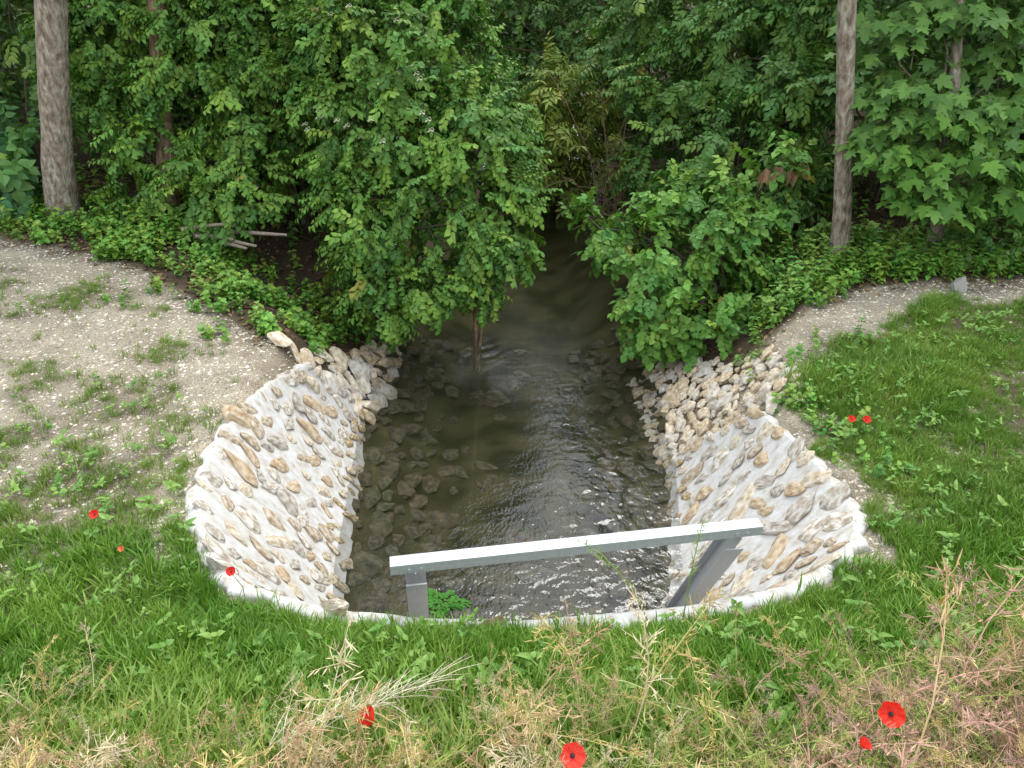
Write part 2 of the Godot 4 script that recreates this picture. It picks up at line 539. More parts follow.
# ------------------------------------------------------------------ steel frame
func slab(b: Builder, a: Vector3, e: Vector3, wide: Vector3, high: Vector3) -> void:
	# a bar from a to e with half extents wide and high, edges slightly chamfered
	var ch := 0.12
	var ring := []
	for q in [[1, 1 - ch], [1 - ch, 1], [-1 + ch, 1], [-1, 1 - ch], [-1, -1 + ch], [-1 + ch, -1], [1 - ch, -1], [1, -1 + ch]]:
		ring.append(wide * q[0] + high * q[1])
	var flip := wide.cross(high).dot(e - a) < 0
	for k in 8:
		var p: Vector3 = ring[k]
		var q: Vector3 = ring[(k + 1) % 8]
		if flip: b.quad(a + p, a + q, e + q, e + p)
		else: b.quad(a + q, a + p, e + p, e + q)
	for k in range(1, 7):
		b.tri(a + ring[0], a + ring[k], a + ring[k + 1])
		b.tri(e + ring[0], e + ring[k + 1], e + ring[k])

func build_frame() -> void:
	var f := thing("steel_frame", "galvanised steel crossbeam on two slanting posts across the stream", "steel frame")
	var zinc := surf(Color.WHITE, 0.55, grain(0.03, [0.3, 0.5, 0.7], [lc(0.40, 0.42, 0.44), lc(0.43, 0.45, 0.465), lc(0.46, 0.475, 0.485)], 61, 512, FastNoiseLite.TYPE_CELLULAR, 2), Vector3(3, 3, 3), grey_noise(0.1, 62, 256), 0.05)
	zinc.metallic = 0.35
	var l := Vector3(-0.62, 1.37, -3.02)
	var rr := Vector3(1.35, 1.37, -3.34)
	var d := (rr - l).normalized()
	var n := Vector3(d.z, 0, -d.x)    # away from the viewer
	if n.z > 0: n = -n
	var w := 0.039
	var b := Builder.new()
	slab(b, l, rr, n * w, Vector3.UP * 0.004)                       # web of a channel lying on its back
	slab(b, l + n * -(w - 0.004) - Vector3.UP * 0.029, rr + n * -(w - 0.004) - Vector3.UP * 0.029, n * 0.004, Vector3.UP * 0.0248)
	slab(b, l + n * (w - 0.004) - Vector3.UP * 0.029, rr + n * (w - 0.004) - Vector3.UP * 0.029, n * 0.004, Vector3.UP * 0.0248)
	part("beam", b.mesh(), zinc, f)
	var down := (Vector3.DOWN * 0.885 + n * 0.46).normalized()
	var out := d.cross(down).normalized()
	if out.dot(n) < 0: out = -out
	for e in [0.125, (rr - l).length() - 0.115]:
		var top: Vector3 = l + d * e - Vector3.UP * 0.034
		var post := Node3D.new()
		post.name = "post"
		f.add_child(post, true)
		var web := Builder.new()
		slab(web, top, top + down * 1.9, d * 0.0035, out * 0.05)
		part("web", web.mesh(), zinc, post)
		var back := Builder.new()
		slab(back, top + out * 0.0545, top + out * 0.0545 + down * 1.9, d * 0.055, out * 0.0042)
		part("flange", back.mesh(), zinc, post)
		var front := Builder.new()
		slab(front, top - out * 0.0545 + down * 0.135, top - out * 0.0545 + down * 1.9, d * 0.055, out * 0.0042)
		part("flange", front.mesh(), zinc, post)
	# bolt heads where the posts meet the beam
	for e in [0.095, 0.155, (rr - l).length() - 0.145, (rr - l).length() - 0.085]:
		var bolt := Builder.new()
		var bp: Vector3 = l + d * e - n * (w + 0.0005) - Vector3.UP * 0.03
		bolt.tube([bp, bp - n * 0.007], [0.009, 0.009], 6)
		part("bolt", bolt.mesh(), zinc, f)

# ------------------------------------------------------------------ leaves
func leaf(b: Builder, base: Vector3, dir: Vector3, up: Vector3, long: float, wide: float, droop: float, tone: float, fine := true) -> void:
	dir = dir.normalized()
	var side := dir.cross(up).normalized()
	up = side.cross(dir)
	var us := [0.0, 0.16, 0.42, 0.72, 1.0] if fine else [0.0, 0.45, 1.0]
	var ws := [0.0, 0.78, 1.0, 0.62, 0.0] if fine else [0.0, 1.0, 0.0]
	var col := Color(tone, tone, tone)
	var lp := base
	var lm := base
	var lr := base
	for k in range(1, us.size()):
		var u: float = us[k]
		var m := base + dir * long * u - up * droop * long * u * u
		var wv: Vector3 = side * wide * 0.5 * ws[k]
		var lift: Vector3 = up * 0.16 * wide * ws[k]
		var p := m + wv + lift
		var q := m - wv + lift
		if k == 1:
			b.tri(lm, p, m, col); b.tri(lm, m, q, col)
		elif k == us.size() - 1:
			b.tri(lp, m, lm, col); b.tri(lm, m, lr, col)
		else:
			b.quad(lp, p, m, lm, col); b.quad(lm, m, q, lr, col)
		lp = p; lm = m; lr = q

func sprig(n: int, long: float, wide: float, seed_: int, spread := 0.9, fine := true) -> ArrayMesh:
	# a twig along +x with leaves in loose pairs, leaf length given in metres
	rng.seed = seed_
	var b := Builder.new()
	var len := long * n * 0.36
	b.tube([Vector3.ZERO, Vector3(len * 0.5, 0.01, 0), Vector3(len, -0.02, 0)], [0.003, 0.002, 0.001], 3, Color(0.9, 0.55, 0.5))
	for k in n:
		var u := (k + 0.7) / n
		var s := 1.0 if k % 2 else -1.0
		var at := Vector3(len * u, r(-0.01, 0.01), 0)
		var dir := Vector3(r(0.3, 0.8), r(-0.45, 0.1), s * spread * r(0.7, 1.2))
		if k == n - 1: dir = Vector3(1, -0.3, r(-0.2, 0.2))
		leaf(b, at, dir, Vector3(r(-0.3, 0.3), 1, r(-0.3, 0.3)), long * r(0.75, 1.15), wide * r(0.8, 1.15), r(0.1, 0.4), r(0.8, 1.2), fine)
	return b.mesh()

func clump(n: int, radius: float, long: float, seed_: int) -> ArrayMesh:
	rng.seed = seed_
	var b := Builder.new()
	for k in n:
		var p := unit() * radius * pow(r(0, 1), 0.45)
		p.y *= 0.7
		leaf(b, p, Vector3(r(-1, 1), r(-0.7, 0.2), r(-1, 1)), Vector3(r(-0.6, 0.6), 1, r(-0.6, 0.6)), long * r(0.7, 1.2), long * 0.55, 0.25, r(0.75, 1.2), false)
	return b.mesh()

func maple_leaf(seed_: int) -> ArrayMesh:
	rng.seed = seed_
	var b := Builder.new()
	var half := [[-0.10, 0.10], [-0.06, 0.34], [0.04, 0.47], [0.17, 0.30], [0.34, 0.46], [0.55, 0.60], [0.54, 0.38], [0.50, 0.20], [0.66, 0.24], [0.80, 0.15], [1.0, 0.0]]
	var pts := [[0.0, 0.0]]
	for p in half: pts.append(p)
	for k in range(half.size() - 2, -1, -1): pts.append([half[k][0], -half[k][1]])
	var droop := r(0.12, 0.34)
	var fold := r(0.02, 0.16)
	var put := func(p: Array) -> Vector3:
		var d := sqrt(p[0] * p[0] + p[1] * p[1])
		return Vector3(p[0], fold * absf(p[1]) - droop * d * d, p[1])
	var mid := Vector3(0.32, -droop * 0.1, 0)
	for k in pts.size():
		b.tri(mid, put.call(pts[k]), put.call(pts[(k + 1) % pts.size()]), Color(1, 1, 1))
	b.tube([Vector3(0, 0, 0), Vector3(-0.3, 0.02, 0), Vector3(-0.7, 0.16, 0)], [0.014, 0.012, 0.012], 3, Color(1.3, 0.8, 0.5))
	return b.mesh()

func foliage_spots(lobes: Array, per: float, clump_r: float, each: int, leaf_s: float, dark: Color, light: Color, droop := 0.6) -> Array:
	var where := []
	var tint := []
	for l in lobes:
		var c := Vector3(l[0], l[1], l[2])
		var rad := Vector3(l[3], l[4], l[5])
		var n := int(per * (l[3] * l[4] + l[4] * l[5] + l[3] * l[5]) / (clump_r * clump_r) * 0.33) + 3
		for k in n:
			var d := unit()
			if d.y < -0.5 and r(0, 1) < 0.5: d.y = -d.y
			var cc := c + d * rad * lerpf(0.5, 1.05, pow(r(0, 1), 0.6))
			var o := (d * Vector3(1.0 / rad.x, 1.0 / rad.y, 1.0 / rad.z)).normalized()
			var tone := clampf(r(0, 1), 0, 1)
			for e in each:
				var p := cc + unit() * clump_r * pow(r(0, 1), 0.5) * Vector3(1, 0.75, 1)
				var x := o * 0.7 + rv() * 0.7 + Vector3.DOWN * droop
				var up := Vector3.UP * 0.7 + o * 0.8 + rv() * 0.45
				where.append(frame(x, up, leaf_s * r(0.65, 1.3), p))
				var t := clampf(tone * tone * 0.75 + r(0, 0.35), 0, 1)
				var col := dark.lerp(light, t) * r(0.85, 1.15)
				var hue := r(-1, 1)
				col.r *= 1.0 + 0.16 * hue
				col.b *= 1.0 - 0.2 * hue
				if r(0, 1) < 0.05: col = col.lerp(Color(0.24, 0.36, 0.05), 0.6)
				if r(0, 1) < 0.004: col = Color(0.2, 0.2, 0.03)
				col.a = 1.0
				tint.append(col)
	return [where, tint]

func moved(spots: Array, by: Vector3) -> Array:
	for k in spots[0].size(): spots[0][k].origin -= by
	return spots

func limbs(parent: Node3D, at: Vector3, lobes: Array, thick: float, mat: Material, called := "stem") -> void:
	# stems from the foot into each lobe
	for l in lobes:
		var c := Vector3(l[0], l[1], l[2]) - at
		var m := c * 0.5 + Vector3(r(-0.15, 0.15), 0.25 * c.length() * 0.5, r(-0.15, 0.15))
		var b := Builder.new()
		var a := rv() * 0.12 * Vector3(1, 0, 1)
		b.tube([a - Vector3.UP * 0.1, a.lerp(m, 0.5) + rv() * 0.06, m, m.lerp(c, 0.6) + rv() * 0.08, c, c + (c - m) * 0.3 + rv() * 0.1], [thick, thick * 0.8, thick * 0.62, thick * 0.45, thick * 0.3, thick * 0.12], 6)
		for k in 3:
			var s := m.lerp(c, r(0.2, 0.9))
			var e := c + unit() * Vector3(l[3], l[4], l[5]) * 0.9
			b.tube([s, s.lerp(e, 0.5) + rv() * 0.08, e], [thick * 0.35, thick * 0.2, thick * 0.08], 4)
		part(called, b.mesh(true), mat, parent)

func shrub(called: String, label: String, category: String, at: Vector3, lobes: Array, m: Mesh, mat: Material, bark: Material, per: float, clump_r: float, each: int, leaf_s: float, dark: Color, light: Color, thick := 0.03, group := "") -> Node3D:
	var o := thing(called, label, category, at, group)
	limbs(o, at, lobes, thick, bark)
	var s := moved(foliage_spots(lobes, per, clump_r, each, leaf_s, dark, light), at)
	many("foliage", m, mat, o, s[0], s[1]).set_meta("kind", "stuff")
	return o

func trunk_mesh(pts: Array, radii: Array, rough: float, seed_: int) -> ArrayMesh:
	# resampled, knobbly tube
	var b := Builder.new()
	var sides := 22
	var steps := 60
	var n := pts.size() - 1
	for k in steps + 1:
		var u := float(k) / steps * n
		var a := mini(int(u), n - 1)
		var f := u - a
		var p: Vector3 = pts[a].cubic_interpolate(pts[a + 1], pts[maxi(a - 1, 0)], pts[mini(a + 2, n)], f)
		var rad := lerpf(radii[a], radii[a + 1], f)
		for s in sides:
			var t := TAU * s / sides
			var q := Vector3(cos(t), 0, sin(t))
			var bump := 1.0 + rough * noise.get_noise_3d(q.x * 2.2 + seed_, p.y * 1.7, q.z * 2.2) + 0.35 * rough * noise_b.get_noise_3d(q.x * 7, p.y * 3.0, q.z * 7 + seed_)
			if k < 8: bump += (8 - k) * 0.022 * (1.0 + sin(t * 4 + seed_))
			b.point(p + q * rad * bump)
	for k in steps:
		for s in sides:
			var p := k * sides + s
			var q := k * sides + (s + 1) % sides
			b.face(p, q, p + sides)
			b.face(q, q + sides, p + sides)
	return b.mesh(true)

func tree(called: String, label: String, at: Vector3, pts: Array, radii: Array, bark: Material, crown: Array, m: Mesh, mat: Material, dark: Color, light: Color, group := "", rough := 0.12, per := 0.6) -> Node3D:
	var o := thing(called, label, "tree", at, group)
	var rel := []
	for p in pts: rel.append(p - at)
	var t := part("trunk", trunk_mesh(rel, radii, rough, int(at.x * 7)), bark, o)
	var lb := Builder.new()
	for l in crown:
		var c := Vector3(l[0], l[1], l[2]) - at
		var s: Vector3 = rel[-2].lerp(rel[-1], r(0, 1))
		lb.tube([s, s.lerp(c, 0.5) + Vector3(r(-0.2, 0.2), 0.2, r(-0.2, 0.2)), c], [radii[-1] * 0.8, radii[-1] * 0.5, 0.02], 6)
	part("limb", lb.mesh(true), bark, t)
	var s := moved(foliage_spots(crown, per, 0.42, 5, 1.0, dark, light), at)
	many("crown", m, mat, o, s[0], s[1]).set_meta("kind", "stuff")
	return o

# ------------------------------------------------------------------ low plants
func tuft(n: int, spread: float, seed_: int, lean := 0.55, wide := 0.0045) -> ArrayMesh:
	rng.seed = seed_
	var b := Builder.new()
	for k in n:
		var a := r(0, TAU)
		var base := Vector3(cos(a), 0, sin(a)) * spread * sqrt(r(0, 1))
		var dir := Vector3(cos(a + r(-1, 1)), 0, sin(a + r(-1, 1))) * r(0.1, lean)
		var side := Vector3(-dir.z, 0, dir.x).normalized().rotated(Vector3.UP, r(-0.6, 0.6))
		var h := r(0.55, 1.1)
		var w := wide * r(0.7, 1.4)
		var tone := r(0.7, 1.25)
		var lp := base - side * w
		var lq := base + side * w
		for s in range(1, 4):
			var u := s / 3.0
			var c := base + dir * h * u * u + Vector3.UP * h * (u - 0.28 * dir.length() * u * u)
			var ww: float = w * [1, 0.95, 0.7, 0.0][s]
			var col := Color(tone * lerpf(0.95, 1.05, u), tone, tone)
			if s == 3: b.tri(lp, c, lq, col)
			else:
				b.quad(lp, c - side * ww, c + side * ww, lq, col)
				lp = c - side * ww; lq = c + side * ww
	return b.mesh()

func herb(seed_: int, pairs: int, long: float, wide: float) -> ArrayMesh:
	# an upright stem with pairs of leaves, one metre tall before scaling
	rng.seed = seed_
	var b := Builder.new()
	var bend := Vector3(r(-0.15, 0.15), 0, r(-0.15, 0.15))
	b.tube([Vector3.ZERO, Vector3(0, 0.5, 0) + bend * 0.4, Vector3(0, 1, 0) + bend], [0.012, 0.01, 0.005], 4, Color(0.9, 0.9, 0.6))
	for k in pairs:
		var u := (k + 1.0) / pairs
		var c := Vector3(0, u, 0) + bend * u * u
		for s in 2:
			var a := k * 1.57 + s * PI + r(-0.3, 0.3)
			leaf(b, c, Vector3(cos(a), r(-0.2, 0.35), sin(a)), Vector3.UP, long * r(0.75, 1.1) * lerpf(1.1, 0.6, u), wide, r(0.2, 0.5), r(0.85, 1.2))
	return b.mesh()

func rosette(seed_: int, n: int, long: float, wide: float) -> ArrayMesh:
	rng.seed = seed_
	var b := Builder.new()
	for k in n:
		var a := TAU * k / n + r(-0.4, 0.4)
		leaf(b, Vector3(cos(a), 0, sin(a)) * r(0.0, 0.25) + Vector3.UP * r(0, 0.4), Vector3(cos(a), r(0.1, 1.3), sin(a)), Vector3.UP, long * r(0.5, 1.2), wide * r(0.8, 1.2), r(0.2, 0.6), r(0.85, 1.2))
	return b.mesh()

func dry_stalk(seed_: int, side_n: int) -> ArrayMesh:
	# an arching withered stalk with forked side shoots and pods, one metre long before scaling
	rng.seed = seed_
	var b := Builder.new()
	var bend := Vector3(r(0.25, 0.7), 0, r(-0.2, 0.2))
	var pos := func(u: float) -> Vector3: return Vector3(0, u * (1.0 - 0.25 * u), 0) + bend * u * u
	var pts := []
	for k in 6: pts.append(pos.call(k / 5.0))
	b.tube(pts, [0.0042, 0.0038, 0.0033, 0.0027, 0.002, 0.001], 4, Color(1, 1, 1))
	for k in side_n:
		var u := r(0.3, 0.98)
		var s: Vector3 = pos.call(u)
		var d := (unit() * 0.8 + Vector3.UP * 0.5 + bend * 0.6).normalized()
		var long := r(0.06, 0.28) * (1.25 - u)
		var e := s + d * long + Vector3.DOWN * long * 0.15
		var tone := r(0.75, 1.25)
		var col := Color(tone, tone * r(0.9, 1.0), tone * r(0.8, 1.05))
		b.tube([s, s.lerp(e, 0.5) + Vector3.UP * long * 0.06, e], [0.0018, 0.0015, 0.0008], 3, col)
		for q in 4:
			var a := s.lerp(e, r(0.2, 1.0))
			var f := a + (d * 0.6 + unit() * 0.8) * r(0.02, 0.06)
			b.tube([a, a.lerp(f, 0.5), f], [0.001, 0.003, 0.0008], 3, col)
	return b.mesh()

func poppy(label: String, at: Vector3, size: float, facing: Vector3, droop := 0.0, tint := Color(0.72, 0.045, 0.025)) -> void:
	var g := on(at.x + 0.03, at.z - 0.02)
	if at.y < g.y + 0.06: at.y = g.y + 0.06
	var o := thing("poppy", label, "poppy", g, "red poppies")
	var red := leafy(0.55, lc(0.5, 0.1, 0.06), 0.3)
	red.albedo_color = tint.linear_to_srgb()
	var stem_m := surf(lc(0.12, 0.2, 0.05), 0.7)
	var top := at - g
	var st := Builder.new()
	st.tube([Vector3.ZERO, top * Vector3(0.3, 0.5, 0.3) + Vector3(0.015, 0, 0), top * Vector3(0.9, 0.9, 0.9), top], [0.0025, 0.0022, 0.002, 0.002], 5)
	part("stem", st.mesh(true), stem_m, o)
	var f := facing.normalized()
	var x := f.cross(Vector3(0.2, 1, 0.1)).normalized()
	var y := f.cross(x)
	for k in 4:
		var b := Builder.new()
		var a0 := k * PI / 2 + 0.3
		var lift := 0.0 if k % 2 else 0.003
		var rows := []
		for q in 5:
			var rr := size * q / 4.0
			var row := []
			for e in 7:
				var a := a0 + (e - 3) / 3.0 * lerpf(0.9, 1.05, q / 4.0)
				var rim := rr * (1.0 + 0.06 * sin(e * 2.3 + k)) * (1.0 - (0.12 if absf(e - 3) == 3 else 0.0))
				var cup := rr * rr / size * (0.55 - droop) + lift + 0.12 * size * sin(e * 2.1 + q + k) * q / 4.0
				row.append(top + (x * cos(a) + y * sin(a)) * rim + f * cup)
			rows.append(row)
		for q in 4:
			for e in 6:
				b.quad(rows[q][e], rows[q + 1][e], rows[q + 1][e + 1], rows[q][e + 1])
		part("petal", b.mesh(), red, o)
	var h := Builder.new()
	h.tube([top, top + f * size * 0.12, top + f * size * 0.28, top + f * size * 0.3], [size * 0.14, size * 0.2, size * 0.16, size * 0.02], 8)
	part("seed_head", h.mesh(true), surf(lc(0.02, 0.018, 0.02), 0.8), o)

func scatter(n: int, x0: float, x1: float, z0: float, z1: float, keep: Callable) -> Array:
	var out := []
	for k in n:
		var x := r(x0, x1)
		var z := r(z0, z1)
		if r(0, 1) < keep.call(x, z): out.append(on(x, z))
	return out

func upright(p: Vector3, s: float, h: float, tilt := 0.15) -> Transform3D:
	var b := Basis(Vector3.UP, r(0, TAU)) * Basis.from_scale(Vector3(s, h, s))
	b = Basis(Vector3(1, 0, 0), r(-tilt, tilt)) * Basis(Vector3(0, 0, 1), r(-tilt, tilt)) * b
	return Transform3D(b, p)

# ------------------------------------------------------------------ the scene
func _ready() -> void:
	rng.seed = 11
	noise.seed = 5; noise.frequency = 0.5; noise.fractal_octaves = 3
	noise_b.seed = 9; noise_b.frequency = 0.5; noise_b.fractal_octaves = 4

	# camera, sky, sun, exposure
	var cam := Camera3D.new()
	cam.name = "camera"
	add_child(cam)
	cam.position = Vector3(0, 4.0, 0)
	cam.rotation_degrees = Vector3(-28, 0, 0)
	cam.fov = 53.07
	cam.near = 0.05
	cam.far = 600
	cam.current = true
	var env := Environment.new()
	env.background_mode = Environment.BG_SKY
	var sky_m := ProceduralSkyMaterial.new()
	sky_m.sky_top_color = Color(0.90, 0.93, 0.97)
	sky_m.sky_horizon_color = Color(0.93, 0.95, 0.97)
	sky_m.ground_bottom_color = Color(0.30, 0.30, 0.26)
	sky_m.ground_horizon_color = Color(0.55, 0.56, 0.52)
	var sky := Sky.new()
	sky.sky_material = sky_m
	env.sky = sky
	env.background_energy_multiplier = 1.0
	env.tonemap_mode = Environment.TONE_MAPPER_LINEAR
	env.tonemap_exposure = 2.6
	env.sdfgi_enabled = true
	env.ssao_enabled = true
	env.ssil_enabled = true
	var we := WorldEnvironment.new()
	we.name = "environment"
	we.environment = env
	add_child(we)
	var sun := DirectionalLight3D.new()
	sun.name = "sun"
	sun.light_energy = 0.38
	sun.light_angular_distance = 30.0
	sun.light_color = Color(1.0, 0.985, 0.965)
	sun.shadow_enabled = true
	sun.sky_mode = DirectionalLight3D.SKY_MODE_LIGHT_ONLY
	add_child(sun)
	sun.look_at_from_position(Vector3(2.0, 9, -4.6), Vector3.ZERO)

	# the setting
	compute_heights()
	print("heights")
	make_rocks()
	build_ground()
	build_water()
	build_bed()
	build_wall()
	build_riprap()
	build_frame()
	print("structure")
	build_wood()
	print("wood")
	build_low_plants()
	print("low plants")

func build_wood() -> void:
	var leaf_m := leafy(0.55, Color(0.62, 0.66, 0.35), 0.38)
	var dull_m := leafy(0.55, Color(0.55, 0.6, 0.35), 0.4)
	var bark_tex := grain(0.02, [0.2, 0.45, 0.6, 0.85], [lc(0.09, 0.065, 0.045), lc(0.19, 0.15, 0.105), lc(0.25, 0.21, 0.155), lc(0.36, 0.33, 0.27)], 71, 512)
	var bark_bump := grey_noise(0.04, 72, 512)
	var bark := surf(Color.WHITE, 0.9, bark_tex, Vector3(1.6, 0.55, 1.6), bark_bump, 2.0)
	var red_bark := surf(lc(0.9, 0.72, 0.55), 0.9, bark_tex, Vector3(1.8, 0.4, 1.8), bark_bump, 2.5)
	var twig_m := surf(lc(0.10, 0.075, 0.05), 0.9)
	var dogwood := sprig(10, 0.068, 0.046, 101)
	var hazel_s := sprig(7, 0.078, 0.075, 102)
	var horn_s := sprig(10, 0.085, 0.055, 103)
	var far_s := clump(34, 0.36, 0.13, 104)
	rng.seed = 21
	# big trunks at the edge of the wood
	tree("beech_tree", "thick grey brown trunk with a scarred foot at the far left edge", Vector3(-5.47, hgt(-5.47, -9.2), -9.2),
		[Vector3(-5.47, 1.2, -9.2), Vector3(-5.3, 2.2, -9.2), Vector3(-4.95, 3.7, -9.2), Vector3(-4.6, 5.5, -9.3), Vector3(-4.3, 7.5, -9.5)], [0.19, 0.165, 0.16, 0.14, 0.09], bark,
		[[-4.3, 7.6, -9.6, 1.7, 1.3, 1.7], [-5.8, 7.0, -9.8, 1.4, 1.1, 1.4], [-3.2, 6.6, -10.0, 1.2, 1.0, 1.3], [-4.6, 8.6, -10.4, 1.6, 1.2, 1.6], [-6.6, 5.6, -10.4, 1.2, 1.0, 1.2]], far_s, dull_m, Color(0.075, 0.16, 0.035), Color(0.12, 0.24, 0.05))
	tree("alder_tree", "short reddish brown trunk in the shadow of the left dogwood", Vector3(-4.26, hgt(-4.26, -9.45), -9.45),
		[Vector3(-4.26, 1.1, -9.45), Vector3(-4.2, 2.0, -9.5), Vector3(-4.1, 3.5, -9.8), Vector3(-4.0, 5.2, -10.2)], [0.14, 0.11, 0.1, 0.06], red_bark,
		[[-4.0, 5.3, -10.6, 1.3, 0.9, 1.3], [-2.6, 5.4, -10.9, 1.3, 1.0, 1.2]], far_s, dull_m, Color(0.075, 0.16, 0.035), Color(0.12, 0.24, 0.05))
	tree("ash_tree", "slender pale barked trunk rising right of the stream", Vector3(3.64, hgt(3.64, -8.2), -8.2),
		[Vector3(3.64, 1.15, -8.2), Vector3(3.52, 2.0, -8.2), Vector3(3.2, 3.8, -8.2), Vector3(3.0, 5.5, -8.4), Vector3(2.95, 7.2, -8.6)], [0.108, 0.09, 0.086, 0.075, 0.05], bark,
		[[3.6, 7.2, -9.0, 1.2, 0.9, 1.2], [4.6, 6.6, -9.2, 1.2, 0.9, 1.1], [3.4, 8.2, -9.6, 1.2, 0.9, 1.2]], far_s, dull_m, Color(0.075, 0.16, 0.035), Color(0.12, 0.24, 0.05))

	# shrubs along the edge, left to right
	shrub("maple_sapling", "pale bluish green maple sapling at the left border beside the thick trunk", "sapling", on(-6.3, -9.7), [[-6.10, 2.03, -9.48, 0.31, 0.34, 0.33], [-6.63, 2.11, -9.64, 0.49, 0.61, 0.55], [-5.95, 1.76, -9.34, 0.19, 0.19, 0.19]], sprig(6, 0.16, 0.13, 105), leaf_m, twig_m, 0.55, 0.16, 7, 1.0, Color(0.06, 0.16, 0.05), Color(0.10, 0.24, 0.07), 0.015)
	var dk := Color(0.055, 0.14, 0.022)
	var lt := Color(0.165, 0.32, 0.045)
	shrub("dogwood", "dogwood with long drooping leafy sprays right of the thick trunk", "shrub", on(-4.1, -9.9), [[-4.62, 3.31, -10.16, 0.67, 0.73, 0.70], [-4.98, 2.38, -9.79, 0.43, 0.55, 0.49], [-4.38, 1.97, -9.45, 0.51, 0.60, 0.56], [-3.75, 3.11, -9.83, 0.57, 0.77, 0.67], [-3.61, 1.86, -8.94, 0.35, 0.60, 0.47], [-4.42, 4.27, -10.79, 0.86, 0.61, 0.73], [-3.28, 1.58, -8.68, 0.25, 0.46, 0.35], [-2.97, 1.86, -8.94, 0.32, 0.52, 0.42], [-4.14, 2.56, -9.77, 0.42, 0.54, 0.48], [-5.21, 3.06, -10.38, 0.44, 0.62, 0.53]], dogwood, leaf_m, twig_m, 2.0, 0.15, 9, 1.0, dk, lt, 0.035, "dogwoods")
	shrub("dogwood", "dogwood arching over the dark hollow in the left bank", "shrub", on(-2.9, -10.4), [[-2.96, 3.32, -9.95, 0.65, 0.77, 0.71], [-2.77, 2.66, -9.48, 0.49, 0.53, 0.51], [-3.18, 2.50, -9.40, 0.41, 0.53, 0.47], [-2.54, 3.53, -10.17, 0.48, 0.60, 0.54], [-2.93, 4.37, -10.73, 0.85, 0.60, 0.73], [-3.31, 3.10, -9.94, 0.48, 0.72, 0.60], [-2.25, 2.86, -9.59, 0.37, 0.64, 0.51], [-2.54, 2.31, -9.52, 0.33, 0.33, 0.33]], dogwood, leaf_m, twig_m, 2.0, 0.15, 9, 1.0, dk, lt, 0.035, "dogwoods")
	shrub("dogwood", "largest dogwood with cream blossom, hanging low over the left of the stream", "shrub", on(-2.0, -9.6), [[-1.61, 3.25, -9.46, 0.62, 0.79, 0.71], [-1.83, 2.45, -9.03, 0.43, 0.68, 0.55], [-1.20, 2.47, -8.93, 0.62, 0.78, 0.70], [-0.84, 3.23, -9.78, 0.76, 0.76, 0.76], [-0.54, 2.33, -9.08, 0.63, 0.74, 0.69], [-0.14, 1.55, -8.78, 0.44, 0.58, 0.51], [-0.81, 1.53, -8.43, 0.65, 0.62, 0.63], [-1.62, 1.46, -8.28, 0.39, 0.66, 0.53], [-1.37, 0.88, -7.97, 0.24, 0.40, 0.32], [-0.17, 2.60, -9.90, 0.33, 0.5, 0.42], [-0.97, 0.99, -8.14, 0.42, 0.36, 0.39], [-0.36, 1.13, -8.33, 0.45, 0.32, 0.38], [-1.31, 4.36, -10.39, 1.05, 0.59, 0.82], [0.02, 1.99, -9.35, 0.18, 0.42, 0.3], [-1.87, 1.83, -8.59, 0.27, 0.50, 0.39], [-1.62, 0.98, -8.02, 0.22, 0.40, 0.31], [-1.43, 0.67, -7.80, 0.18, 0.22, 0.20], [-0.27, 0.87, -8.19, 0.27, 0.16, 0.21], [-2.11, 3.13, -9.62, 0.35, 0.69, 0.52]], dogwood, leaf_m, twig_m, 2.3, 0.15, 9, 1.0, dk, lt, 0.035, "dogwoods")
	blossom()
	# the stem that stands in the water under it
	var st := thing("willow_sapling", "thin brown stem standing in the water beneath the overhanging dogwood", "sapling", Vector3(-0.44, -0.35, -8.54))
	part("stem", trunk_mesh([Vector3(0, 0, 0), Vector3(0.0, 0.6, 0), Vector3(-0.02, 1.2, -0.05), Vector3(0.05, 2.2, -0.2)], [0.034, 0.028, 0.026, 0.02], 0.2, 3), red_bark, st)
	var sb := Builder.new()
	sb.tube([Vector3(0.03, 0.2, 0.02), Vector3(0.09, 0.7, 0.05), Vector3(0.06, 1.3, 0.0)], [0.018, 0.014, 0.01], 5)
	part("shoot", sb.mesh(true), red_bark, st)

	shrub("hornbeam", "dark green bushes crowding behind the slender trunk on the right bank", "shrub", on(3.3, -11.2), [[3.42, 3.05, -11.27, 0.95, 0.88, 0.91], [2.55, 2.61, -11.72, 0.86, 0.86, 0.86], [2.96, 2.05, -10.29, 0.78, 0.55, 0.66], [2.19, 1.79, -11.28, 0.57, 0.64, 0.61], [3.47, 2.40, -10.02, 0.47, 0.69, 0.58], [3.37, 1.73, -8.98, 0.30, 0.42, 0.36], [2.19, 2.95, -13.26, 0.87, 0.87, 0.87], [2.83, 3.81, -12.36, 1.14, 0.72, 0.93], [3.75, 3.71, -11.17, 0.65, 0.65, 0.65], [3.09, 1.68, -9.18, 0.36, 0.30, 0.33]], horn_s, leaf_m, twig_m, 1.9, 0.2, 9, 1.05, Color(0.06, 0.14, 0.025), Color(0.125, 0.25, 0.045), 0.04)
	var hz := [[1.50, 1.17, -8.35, 0.57, 0.48, 0.52], [2.01, 1.40, -8.47, 0.59, 0.48, 0.53], [1.62, 0.82, -7.82, 0.57, 0.38, 0.48], [2.22, 1.01, -7.92, 0.46, 0.46, 0.46], [1.01, 1.44, -8.61, 0.48, 0.25, 0.37], [2.00, 0.71, -7.54, 0.38, 0.23, 0.31], [2.56, 1.35, -8.45, 0.32, 0.43, 0.37], [1.38, 0.62, -7.60, 0.32, 0.19, 0.26], [2.64, 1.65, -8.83, 0.41, 0.35, 0.38], [2.08, 1.73, -8.98, 0.53, 0.29, 0.41]]
